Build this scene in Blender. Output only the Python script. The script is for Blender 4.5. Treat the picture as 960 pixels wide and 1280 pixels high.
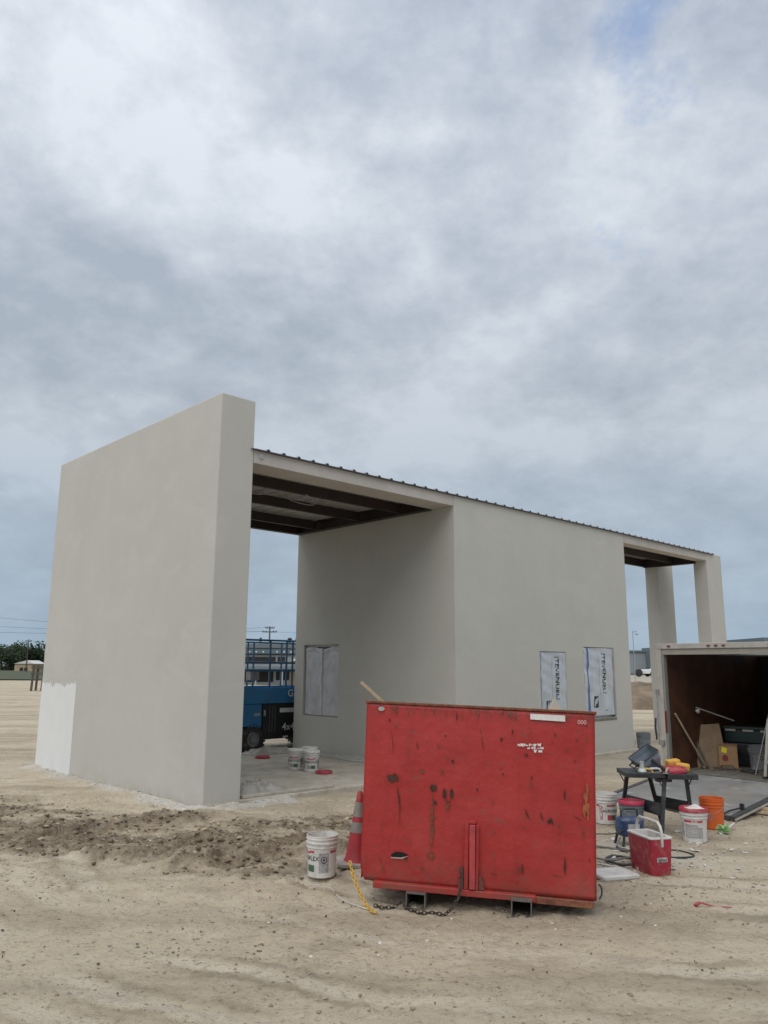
import bpy, bmesh, math, random
import numpy as np
from mathutils import Matrix, Vector
random.seed(7); rng = np.random.default_rng(11)
for o_ in list(bpy.data.objects): bpy.data.objects.remove(o_)
S = bpy.context.scene
COL = S.collection
R = math.radians

# ------------------------------------------------------------------ camera
CAM_H, PITCH, ROLL = 1.98, 0.1953, 0.0062
cd = bpy.data.cameras.new('camera'); cam = bpy.data.objects.new('camera', cd); COL.objects.link(cam)
cd.sensor_fit = 'HORIZONTAL'; cd.sensor_width = 36.0; cd.lens = 977.77/960*36.0
cd.clip_start = 0.05; cd.clip_end = 6000
c_, s_ = math.cos(PITCH), math.sin(PITCH); cr, sr = math.cos(ROLL), math.sin(ROLL)
Rv, Fv, Uv = Vector((1, 0, 0)), Vector((0, c_, s_)), Vector((0, -s_, c_))
R2, U2 = Rv*cr+Uv*sr, -Rv*sr+Uv*cr
M = Matrix((( R2.x, U2.x, -Fv.x, 0), (R2.y, U2.y, -Fv.y, 0), (R2.z, U2.z, -Fv.z, CAM_H), (0, 0, 0, 1)))
cam.matrix_world = M
S.camera = cam
S.render.resolution_x, S.render.resolution_y = 768, 1024

# ------------------------------------------------------------------ world, sun, exposure
SUN_AZ, SUN_EL = Vector((-0.45, -0.89, 0)).normalized(), R(57)
W = bpy.data.worlds.new('World'); S.world = W; W.use_nodes = True
nt = W.node_tree; N = nt.nodes; L = nt.links; N.clear()
def wn(t, **k):
    n = N.new(t)
    for a, b in k.items(): setattr(n, a, b)
    return n
def wmath(op, a, b=None, clamp=False):
    n = wn('ShaderNodeMath', operation=op, use_clamp=clamp)
    for i, v in enumerate((a, b)):
        if v is None: continue
        if isinstance(v, (int, float)): n.inputs[i].default_value = v
        else: L.new(v, n.inputs[i])
    return n.outputs[0]
out = wn('ShaderNodeOutputWorld'); bg = wn('ShaderNodeBackground'); bg.inputs['Strength'].default_value = 0.1
L.new(bg.outputs[0], out.inputs[0])
sky = wn('ShaderNodeTexSky', sky_type='NISHITA'); sky.sun_disc = False
sky.sun_elevation = SUN_EL; sky.sun_rotation = math.atan2(SUN_AZ.x, SUN_AZ.y)
tc = wn('ShaderNodeTexCoord'); sx = wn('ShaderNodeSeparateXYZ'); L.new(tc.outputs['Generated'], sx.inputs[0])
zc = wmath('MAXIMUM', sx.outputs[2], 0.0)
den = wmath('ADD', zc, 0.42)
cx = wn('ShaderNodeCombineXYZ')
L.new(wmath('DIVIDE', sx.outputs[0], den), cx.inputs[0]); L.new(wmath('DIVIDE', sx.outputs[1], den), cx.inputs[1])
def wnoise(scale, detail, rough, dist, off):
    mp = wn('ShaderNodeMapping'); mp.inputs['Location'].default_value = off
    L.new(cx.outputs[0], mp.inputs[0])
    n = wn('ShaderNodeTexNoise'); n.inputs['Scale'].default_value = scale; n.inputs['Detail'].default_value = detail
    n.inputs['Roughness'].default_value = rough; n.inputs['Distortion'].default_value = dist
    L.new(mp.outputs[0], n.inputs['Vector']); return n.outputs[0]
def wramp(fac, stops):
    r = wn('ShaderNodeValToRGB'); e = r.color_ramp.elements
    while len(e) < len(stops): e.new(0.5)
    for i, (p, c) in enumerate(stops):
        e[i].position = p; e[i].color = (*c, 1) if isinstance(c, tuple) else (c, c, c, 1)
    L.new(fac, r.inputs[0]); return r.outputs[0]
def wmix(fac, a, b, typ='MIX'):
    m = wn('ShaderNodeMix', data_type='RGBA', blend_type=typ)
    for sock, v in ((m.inputs[0], fac), (m.inputs[6], a), (m.inputs[7], b)):
        if isinstance(v, (int, float)): sock.default_value = v
        elif isinstance(v, tuple): sock.default_value = (*v, 1)
        else: L.new(v, sock)
    return m.outputs[2]
n1 = wnoise(2.3, 10, 0.52, 0.08, (3.1, 12.3, 0.4))
n5 = wnoise(17.0, 8, 0.62, 0.2, (5.5, 8.8, 1.0))
n2 = wnoise(6.2, 10, 0.60, 0.12, (12.1, 17.3, 2.0))
n3 = wnoise(1.9, 10, 0.66, 0.3, (12.3, 3.1, 5.0))
mixn = wmath('ADD', wmath('ADD', wmath('MULTIPLY', n1, 0.55), wmath('MULTIPLY', n2, 0.34)), wmath('MULTIPLY', n5, 0.11))
low = wramp(zc, [(0.0, (2.45, 3.3, 4.15)), (0.10, (2.6, 3.25, 3.95)), (0.28, (2.95, 3.4, 3.95)), (0.75, (3.4, 3.85, 4.65))])
high = wramp(zc, [(0.0, (2.8, 3.6, 4.4)), (0.15, (3.4, 4.05, 4.75)), (0.32, (4.5, 4.95, 5.5)), (0.75, (6.6, 6.95, 7.5))])
cl = wmix(wramp(mixn, [(0.415, 0.0), (0.50, 0.45), (0.585, 1.0)]), low, high)
gap = wmath('MULTIPLY', wramp(n3, [(0.30, 1.0), (0.39, 0.0)]), wramp(zc, [(0.30, 0.0), (0.5, 1.0)]))
gap = wmath('MULTIPLY', gap, 0.6)
L.new(wmix(gap, cl, wmix(1.0, sky.outputs[0], (1.9, 1.9, 1.9), 'MULTIPLY')), bg.inputs['Color'])

sd = bpy.data.lights.new('sun', 'SUN'); sd.energy = 1.5; sd.angle = R(70); sd.color = (1.0, 0.96, 0.9)
sun = bpy.data.objects.new('sun', sd); COL.objects.link(sun)
sdir = Vector((SUN_AZ.x*math.cos(SUN_EL), SUN_AZ.y*math.cos(SUN_EL), math.sin(SUN_EL)))
sun.rotation_euler = sdir.to_track_quat('Z', 'Y').to_euler(); sun.location = (-30, -10, 40)
S.view_settings.view_transform = 'Standard'; S.view_settings.look = 'None'
S.view_settings.exposure = 0.4; S.view_settings.gamma = 1.0; S.view_settings.use_curve_mapping = False

# ------------------------------------------------------------------ materials
MATS = {}
class NB:
    def __init__(s, name):
        s.m = bpy.data.materials.new(name); s.m.use_nodes = True; s.t = s.m.node_tree; s.n = s.t.nodes; s.l = s.t.links
        s.b = s.n['Principled BSDF']; s.tc = s.n.new('ShaderNodeTexCoord'); s.o = s.n['Material Output']
    def mathn(s, op, a, b=0.0, clamp=False):
        n = s.n.new('ShaderNodeMath'); n.operation = op; n.use_clamp = clamp
        for i, v in enumerate((a, b)):
            if isinstance(v, (int, float)): n.inputs[i].default_value = v
            else: s.l.new(v, n.inputs[i])
        return n.outputs[0]
    def vec(s, coord='Object', scale=(1, 1, 1), rot=(0, 0, 0), loc=(0, 0, 0)):
        mp = s.n.new('ShaderNodeMapping'); mp.inputs['Scale'].default_value = scale; mp.inputs['Rotation'].default_value = rot
        mp.inputs['Location'].default_value = loc
        s.l.new(s.tc.outputs[coord], mp.inputs[0]); return mp.outputs[0]
    def noise(s, scale, detail=4, rough=0.55, dist=0.0, v=None):
        n = s.n.new('ShaderNodeTexNoise'); n.inputs['Scale'].default_value = scale; n.inputs['Detail'].default_value = detail
        n.inputs['Roughness'].default_value = rough; n.inputs['Distortion'].default_value = dist
        s.l.new(v if v is not None else s.vec(), n.inputs['Vector']); return n.outputs[0]
    def ramp(s, fac, stops):
        r = s.n.new('ShaderNodeValToRGB'); e = r.color_ramp.elements
        while len(e) < len(stops): e.new(0.5)
        for i, (p, c) in enumerate(stops):
            e[i].position = p; e[i].color = (*c, 1) if isinstance(c, tuple) else (c, c, c, 1)
        s.l.new(fac, r.inputs[0]); return r.outputs[0]
    def mix(s, fac, a, b, typ='MIX'):
        m = s.n.new('ShaderNodeMix'); m.data_type = 'RGBA'; m.blend_type = typ
        for sock, v in ((m.inputs[0], fac), (m.inputs[6], a), (m.inputs[7], b)):
            if isinstance(v, (int, float)): sock.default_value = v
            elif isinstance(v, tuple): sock.default_value = (*v, 1)
            else: s.l.new(v, sock)
        return m.outputs[2]
    def attr(s, nm):
        n = s.n.new('ShaderNodeAttribute'); n.attribute_name = nm; return n.outputs['Fac']
    def set(s, col=None, rough=None, metal=None, bump=None, bdist=0.01, bstr=0.5, rsock=None):
        if col is not None:
            if isinstance(col, tuple): s.b.inputs['Base Color'].default_value = (*col, 1)
            else: s.l.new(col, s.b.inputs['Base Color'])
        if rough is not None: s.b.inputs['Roughness'].default_value = rough
        if rsock is not None: s.l.new(rsock, s.b.inputs['Roughness'])
        if metal is not None: s.b.inputs['Metallic'].default_value = metal
        if bump is not None:
            n = s.n.new('ShaderNodeBump'); n.inputs['Distance'].default_value = bdist; n.inputs['Strength'].default_value = bstr
            s.l.new(bump, n.inputs['Height']); s.l.new(n.outputs[0], s.b.inputs['Normal'])
        return s.m
def mat(name, col, rough=0.6, var=0.18, scale=6.0, metal=0.0, bump=0.0, bscale=60.0, dirt=None, dscale=3.0, damt=0.6):
    if name in MATS: return MATS[name]
    b = NB(name)
    n = b.noise(scale, 5, 0.6)
    c = b.mix(b.ramp(n, [(0.3, 0.0), (0.7, 1.0)]), tuple(max(0, x*(1-var)) for x in col), tuple(min(1, x*(1+var)) for x in col))
    if dirt:
        d = b.noise(dscale, 8, 0.68, 0.4, b.vec(loc=(3.1, 1.7, 5.3)))
        c = b.mix(b.mathn('MULTIPLY', b.ramp(d, [(0.48, 0.0), (0.72, 1.0)]), damt), c, dirt)
    b.set(c, rough, metal, b.noise(bscale, 4, 0.6) if bump else None, 0.004, bump)
    MATS[name] = b.m; return b.m

DUST = (0.30, 0.26, 0.20)
white_pl = mat('white_plastic', (0.62, 0.61, 0.58), 0.45, 0.06, 8, dirt=(0.36, 0.33, 0.27), dscale=8, damt=0.75)
grey_pl = mat('grey_plastic', (0.13, 0.15, 0.17), 0.5, 0.1, 9, dirt=(0.3, 0.29, 0.27), dscale=11, damt=0.4)
red_pl = mat('red_plastic', (0.36, 0.02, 0.045), 0.42, 0.1, 8, dirt=(0.42, 0.33, 0.28), dscale=11, damt=0.5)
orange_pl = mat('orange_plastic', (0.62, 0.115, 0.02), 0.45, 0.08, 8, dirt=(0.45, 0.22, 0.12), dscale=12, damt=0.4)
ink_red = mat('red_ink', (0.42, 0.03, 0.06), 0.5, 0.15, 30, dirt=(0.5, 0.45, 0.42), dscale=40, damt=0.4)
ink_black = mat('black_ink', (0.02, 0.02, 0.025), 0.5, 0.3, 30)
ink_green = mat('green_ink', (0.05, 0.12, 0.07), 0.5, 0.2, 30)
ink_grey = mat('grey_ink', (0.33, 0.33, 0.33), 0.55, 0.35, 55)
ink_white = mat('white_ink', (0.68, 0.68, 0.66), 0.5, 0.08, 30)
steel = mat('zinc_steel', (0.45, 0.45, 0.45), 0.4, 0.15, 20, metal=0.8)
black_mt = mat('black_metal', (0.016, 0.019, 0.022), 0.5, 0.3, 14, dirt=(0.12, 0.11, 0.10), dscale=9, damt=0.4)
rubber = mat('black_rubber', (0.022, 0.022, 0.022), 0.8, 0.3, 14, dirt=(0.17, 0.15, 0.12), dscale=7, damt=0.6)
wood_l = mat('pale_lumber', (0.44, 0.34, 0.21), 0.75, 0.25, 12, dirt=(0.25, 0.2, 0.14), dscale=6)
wood_d = mat('weathered_timber', (0.10, 0.085, 0.065), 0.85, 0.3, 10)
plywood = mat('brown_plywood', (0.085, 0.036, 0.018), 0.6, 0.35, 3, dirt=(0.03, 0.014, 0.009), dscale=2)
cardboard = mat('cardboard', (0.33, 0.20, 0.10), 0.8, 0.12, 10)
tan_board = mat('tan_board', (0.27, 0.19, 0.12), 0.8, 0.2, 5)
blue_mt = mat('blue_paint', (0.018, 0.155, 0.34), 0.45, 0.15, 5, dirt=(0.12, 0.13, 0.14), dscale=4, damt=0.35)
dark_blue = mat('navy_plastic', (0.018, 0.042, 0.115), 0.4, 0.2, 12, dirt=(0.25, 0.27, 0.3), dscale=16, damt=0.4)
alu = mat('pale_aluminium', (0.42, 0.40, 0.36), 0.5, 0.1, 6, metal=0.15, dirt=(0.25, 0.23, 0.2), dscale=5, damt=0.5)
sponge = mat('yellow_sponge', (0.56, 0.31, 0.06), 0.9, 0.15, 25, bump=1.0, bscale=120)
yellow = mat('yellow_plastic', (0.60, 0.35, 0.03), 0.45, 0.15, 25)
rust = mat('dark_rust', (0.055, 0.022, 0.013), 0.85, 0.5, 25)
rust_l = mat('brown_rust', (0.16, 0.06, 0.03), 0.85, 0.45, 30)
leafy = None

def stucco(name, base, v=0.07):
    b = NB(name)
    v1 = b.vec()
    n1 = b.noise(0.55, 5, 0.55, 0.3, v1); n2 = b.noise(2.3, 6, 0.6, 0.2, b.vec(scale=(1, 1, 0.6), loc=(4, 2, 1)))
    k = b.mathn('ADD', b.mathn('MULTIPLY', n1, 0.6), b.mathn('MULTIPLY', n2, 0.4))
    c = b.mix(b.ramp(k, [(0.38, 0.0), (0.62, 1.0)]), tuple(x*(1-v) for x in base), tuple(x*(1+v) for x in base))
    n3 = b.noise(1.1, 5, 0.6, 0.5, b.vec(scale=(0.7, 0.7, 1.6), loc=(9, 4, 2)))
    c = b.mix(b.mathn('MULTIPLY', b.ramp(n3, [(0.56, 0.0), (0.60, 1.0)]), 0.30), c, tuple(min(1, x*1.10) for x in base))
    n4 = b.noise(22, 6, 0.7, 1.0, b.vec(loc=(2, 8, 5))); c = b.mix(b.mathn('MULTIPLY', b.ramp(n4, [(0.56, 0.0), (0.70, 1.0)]), 0.25), c, tuple(x*0.87 for x in base))
    wsep = b.n.new('ShaderNodeSeparateXYZ'); b.l.new(b.tc.outputs['Object'], wsep.inputs[0])
    spl = b.mathn('MULTIPLY', b.ramp(b.mathn('MULTIPLY', wsep.outputs[2], 0.5), [(0.02, 1.0), (0.16, 0.0)]), b.ramp(b.noise(5, 7, 0.7, 0.5), [(0.40, 0.0), (0.62, 1.0)])); c = b.mix(b.mathn('MULTIPLY', spl, 0.5), c, (0.42, 0.38, 0.31))
    bm = b.mathn('ADD', b.noise(150, 3, 0.6), b.mathn('MULTIPLY', b.noise(9, 4, 0.6), 0.7))
    return b.set(c, 0.9, 0, bm, 0.008, 0.5)
stucco_m = stucco('stucco', (0.50, 0.487, 0.443), 0.035)
fascia_m = stucco('primed_fascia', (0.47, 0.435, 0.40), 0.09)
primer_m = mat('white_primer', (0.60, 0.605, 0.595), 0.85, 0.07, 4, bump=0.5, bscale=60, dirt=(0.50, 0.49, 0.45), dscale=3, damt=0.6)
purlin_m = mat('dark_primer_steel', (0.028, 0.018, 0.017), 0.6, 0.3, 4)
deck_m = mat('roof_sheet', (0.42, 0.40, 0.37), 0.55, 0.1, 3, metal=0.0)
rib_m = mat('galvanised_rib', (0.30, 0.30, 0.31), 0.45, 0.2, 5, metal=0.6)

def film(name, col, alpha, rough=0.35):
    b = NB(name)
    n = b.noise(7, 6, 0.6, 0.8, b.vec(scale=(1, 1, 0.5)))
    b.set(b.mix(n, tuple(x*0.8 for x in col), tuple(min(1, x*1.2) for x in col)), rough, 0, b.noise(6, 4, 0.5, 0.8), 0.02, 0.35)
    a = b.ramp(b.noise(3, 5, 0.6, 0.6), [(0.3, max(0, alpha-0.15)), (0.7, min(1, alpha+0.12))])
    b.l.new(a, b.b.inputs['Alpha']); return b.m
film_grey = film('clear_film', (0.66, 0.67, 0.69), 0.78, 0.3)
film_blue = film('printed_film', (0.54, 0.58, 0.62), 0.96)
film_white = film('drop_sheet_film', (0.38, 0.36, 0.32), 0.85, 0.4)
gl = NB('window_glass'); gl.set((0.02, 0.022, 0.025), 0.08); glass_m = gl.m

# red hopper paint
b = NB('worn_red_paint')
v0 = b.vec()
n = b.noise(2.2, 6, 0.6)
c = b.mix(b.ramp(n, [(0.3, 0.0), (0.7, 1.0)]), (0.32, 0.019, 0.0175), (0.395, 0.027, 0.025))
streak = b.noise(3.2, 8, 0.7, 0.6, b.vec(scale=(3, 3, 0.45)))
c = b.mix(b.mathn('MULTIPLY', b.ramp(streak, [(0.52, 0.0), (0.78, 1.0)]), 0.5), c, (0.19, 0.013, 0.014))
fade = b.noise(1.3, 6, 0.65, 0.8, b.vec(loc=(5, 2, 9)))
c = b.mix(b.mathn('MULTIPLY', b.ramp(fade, [(0.5, 0.0), (0.72, 1.0)]), 0.40), c, (0.38, 0.055, 0.045))
scuff = b.noise(6, 9, 0.75, 1.5, b.vec(scale=(1, 1, 2.2), rot=(0, R(35), 0), loc=(1, 7, 3)))
c = b.mix(b.mathn('MULTIPLY', b.ramp(scuff, [(0.57, 0.0), (0.63, 1.0)]), 0.65), c, (0.20, 0.055, 0.045))
sp = b.noise(17, 9, 0.75, 1.0, b.vec(scale=(1.8, 1.8, 0.6), loc=(2, 5, 1)))
c = b.mix(b.ramp(sp, [(0.645, 0.0), (0.67, 1.0)]), c, (0.045, 0.017, 0.012))
sz = b.n.new('ShaderNodeSeparateXYZ'); b.l.new(b.tc.outputs['Object'], sz.inputs[0])
grime = b.mathn('MULTIPLY', b.ramp(b.mathn('MULTIPLY', sz.outputs[2], 0.6), [(0.09, 1.0), (0.24, 0.0)]), b.ramp(b.noise(4, 7, 0.7, 0.8), [(0.38, 0.0), (0.62, 1.0)]))
c = b.mix(b.mathn('MULTIPLY', grime, 0.65), c, (0.17, 0.075, 0.05))
rust_top = b.mathn('MULTIPLY', b.ramp(b.mathn('MULTIPLY', sz.outputs[2], 0.6), [(0.90, 0.0), (0.985, 1.0)]), b.ramp(b.noise(7, 7, 0.72, 0.4, b.vec(scale=(2.4, 2.4, 0.5))), [(0.44, 0.0), (0.62, 1.0)]))
c = b.mix(b.mathn('MULTIPLY', rust_top, 0.8), c, (0.09, 0.03, 0.02))
red_hop = b.set(c, 0.5, 0, b.mathn('ADD', b.noise(1.8, 3, 0.5), b.mathn('MULTIPLY', b.noise(26, 5, 0.65), 0.10)), 0.06, 0.7, b.mathn('ADD', 0.38, b.mathn('MULTIPLY', fade, 0.35)))

# ------------------------------------------------------------------ mesh helpers
class MB:
    def __init__(s): s.v = []; s.f = []; s.m = []
    def add(s, vs, fs, mi=0, T=None):
        k = len(s.v)
        s.v += [tuple(T @ Vector(p)) if T is not None else tuple(p) for p in vs]
        for f in fs: s.f.append(tuple(i+k for i in f)); s.m.append(mi)
        return s
    def box(s, x0, x1, y0, y1, z0, z1, mi=0, T=None):
        vs = [(x, y, z) for z in (z0, z1) for y in (y0, y1) for x in (x0, x1)]
        return s.add(vs, [(0, 2, 3, 1), (4, 5, 7, 6), (0, 1, 5, 4), (2, 6, 7, 3), (0, 4, 6, 2), (1, 3, 7, 5)], mi, T)
    def bar(s, p, q, w, d=None, mi=0, up=(0, 0, 1), T=None):
        d = d or w; p, q = Vector(p), Vector(q); a = (q-p).normalized(); u = Vector(up)
        if abs(a.dot(u)) > 0.95: u = Vector((0, 1, 0))
        x = a.cross(u).normalized()*w/2; y = x.cross(a).normalized()*d/2
        vs = [r+sx*x+sy*y for r in (p, q) for sx, sy in ((-1, -1), (1, -1), (1, 1), (-1, 1))]
        return s.add(vs, [(3, 2, 1, 0), (4, 5, 6, 7), (0, 1, 5, 4), (1, 2, 6, 5), (2, 3, 7, 6), (3, 0, 4, 7)], mi, T)
    def tube(s, path, r, n=8, mi=0, T=None, closed=False, r1=None):
        P = [Vector(p) for p in path]; k = len(P); vs = []; fs = []
        up = Vector((0, 0, 1)); px = None
        for i, p in enumerate(P):
            a = (P[(i+1) % k]-P[i-1]) if closed else (P[min(i+1, k-1)]-P[max(i-1, 0)])
            a.normalize()
            if px is None:
                px = a.cross(up if abs(a.z) < 0.9 else Vector((1, 0, 0))).normalized()
            else: px = (px-a*px.dot(a)).normalized()
            py = a.cross(px); rr = r if r1 is None else r+(r1-r)*i/(k-1)
            vs += [p+px*math.cos(t)*rr+py*math.sin(t)*rr for t in [2*math.pi*j/n for j in range(n)]]
        for i in range(k if closed else k-1):
            for j in range(n):
                fs.append((i*n+j, i*n+(j+1) % n, ((i+1) % k)*n+(j+1) % n, ((i+1) % k)*n+j))
        if not closed: fs += [tuple(range(n-1, -1, -1)), tuple((k-1)*n+j for j in range(n))]
        return s.add(vs, fs, mi, T)
    def lathe(s, prof, n=28, mi=0, T=None, caps=(True, False)):
        vs = []; fs = []
        for r, z in prof: vs += [(r*math.cos(2*math.pi*j/n), r*math.sin(2*math.pi*j/n), z) for j in range(n)]
        for i in range(len(prof)-1):
            for j in range(n): fs.append((i*n+j, i*n+(j+1) % n, (i+1)*n+(j+1) % n, (i+1)*n+j))
        if caps[0]: fs.append(tuple(range(n-1, -1, -1)))
        if caps[1]: fs.append(tuple((len(prof)-1)*n+j for j in range(n)))
        return s.add(vs, fs, mi, T)
    def prism(s, poly, z0, z1, mi=0, T=None):
        k = len(poly); vs = [(x, y, z0) for x, y in poly]+[(x, y, z1) for x, y in poly]
        fs = [tuple(range(k-1, -1, -1)), tuple(range(k, 2*k))]+[(i, (i+1) % k, k+(i+1) % k, k+i) for i in range(k)]
        return s.add(vs, fs, mi, T)
    def grid(s, nx, ny, fn, mi=0, T=None):
        vs = [fn(i/nx, j/ny) for j in range(ny+1) for i in range(nx+1)]
        fs = [(j*(nx+1)+i, j*(nx+1)+i+1, (j+1)*(nx+1)+i+1, (j+1)*(nx+1)+i) for j in range(ny) for i in range(nx)]
        return s.add(vs, fs, mi, T)
    def mesh(s, name, mats, smooth=False):
        me = bpy.data.meshes.new(name); me.from_pydata(s.v, [], s.f)
        for m in (mats if isinstance(mats, (list, tuple)) else [mats]): me.materials.append(m)
        me.polygons.foreach_set('material_index', s.m)
        if smooth: me.polygons.foreach_set('use_smooth', [True]*len(s.f))
        me.update(); return me
    def build(s, name, mats, parent=None, smooth=False, bevel=0, T=None, fix=True):
        me = s.mesh(name, mats, smooth)
        if fix:
            bm = bmesh.new(); bm.from_mesh(me); bmesh.ops.recalc_face_normals(bm, faces=bm.faces); bm.to_mesh(me); bm.free()
        o = link(name, me, parent)
        if T is not None: o.matrix_local = T
        if bevel:
            md = o.modifiers.new('bevel', 'BEVEL'); md.width = bevel; md.segments = 2; md.limit_method = 'ANGLE'
        if smooth:
            try: me.set_sharp_from_angle(angle=R(38))
            except Exception: pass
        return o
def link(name, data, parent=None):
    o = bpy.data.objects.new(name, data); COL.objects.link(o)
    if parent is not None: o.parent = parent
    return o
def tag(o, label=None, cat=None, group=None, kind=None):
    if label: o['label'] = label
    if cat: o['category'] = cat
    if group: o['group'] = group
    if kind: o['kind'] = kind
    return o
def thing(name, label, cat, loc=(0, 0, 0), rz=0, group=None, rot=None):
    o = link(name, None); o.empty_display_size = 0.2; o.location = loc; o.rotation_euler = rot or (0, 0, rz)
    return tag(o, label, cat, group)
def RT(loc=(0, 0, 0), rot=(0, 0, 0)):
    from mathutils import Euler
    return Matrix.Translation(loc) @ Euler(rot).to_matrix().to_4x4()
_tx = {}
def text(s, size=1.0):
    """flat text centred on the origin of the XY plane, height about size"""
    if s not in _tx:
        cu = bpy.data.curves.new('lettering', 'FONT'); cu.body = s; cu.align_x = 'CENTER'; cu.align_y = 'CENTER'; cu.size = 1.0; cu.resolution_u = 3
        cu.offset = 0.012
        ob = bpy.data.objects.new('lettering', cu); COL.objects.link(ob)
        me = bpy.data.meshes.new_from_object(ob)
        _tx[s] = ([tuple(v.co) for v in me.vertices], [tuple(p.vertices) for p in me.polygons])
        bpy.data.objects.remove(ob); bpy.data.meshes.remove(me); bpy.data.curves.remove(cu)
    vs, fs = _tx[s]
    return [(x*size, y*size, 0) for x, y, _ in vs], fs
# value noise
_lat = rng.random((256, 256))
def vnoise(x, y):
    xi = np.floor(x).astype(int); yi = np.floor(y).astype(int); fx = x-xi; fy = y-yi
    fx = fx*fx*(3-2*fx); fy = fy*fy*(3-2*fy); g = lambda a, b_: _lat[a & 255, b_ & 255]
    return (g(xi, yi)*(1-fx)+g(xi+1, yi)*fx)*(1-fy)+(g(xi, yi+1)*(1-fx)+g(xi+1, yi+1)*fx)*fy
def fbm(x, y, o=4, g=0.5):
    t = 0; a = 1; n = 0
    for i in range(o): t = t+a*vnoise(x*2**i+17.3*i, y*2**i+5.1*i); n += a; a *= g
    return t/n

# ------------------------------------------------------------------ building frame
YAW = 0.7592; BO = np.array([-2.5235, 11.5502])
BU = np.array([math.cos(YAW), math.sin(YAW)]); BV = np.array([-math.sin(YAW), math.cos(YAW)])
def bw(u, v): q = BO+u*BU+v*BV; return float(q[0]), float(q[1])
H, TW, D, HR, HB, UB, UC, UE, UG, DB = 6.150, 0.6297, 6.3156, 5.3527, 5.1305, 5.3895, 11.918, 16.676, 17.664, 5.0466

# ------------------------------------------------------------------ ground
def axis(a, b_, step, lo, hi, g=1.11):
    xs = list(np.arange(a, b_, step)); s = step; x = xs[-1]
    while x < hi: s *= g; x += s; xs.append(x)
    s = step; x = a; pre = []
    while x > lo: s *= g; x -= s; pre.append(x)
    return np.array(pre[::-1]+xs)
def seg_d(X, Y, a, b_):
    ax, ay = a; bx, by = b_; dx, dy = bx-ax, by-ay; L2 = dx*dx+dy*dy
    t = np.clip(((X-ax)*dx+(Y-ay)*dy)/L2, 0, 1); ex = X-ax-t*dx; ey = Y-ay-t*dy
    side = np.sign((X-ax)*dy-(Y-ay)*dx)
    return np.hypot(ex, ey), side, t
TRK = [(-6.8, 14.0), (-4.9, 11.2), (-3.5, 9.0), (-2.55, 7.6), (-1.5, 6.5), (0.0, 5.75), (2.0, 5.15), (5.0, 4.75), (9.0, 4.6)]
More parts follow.
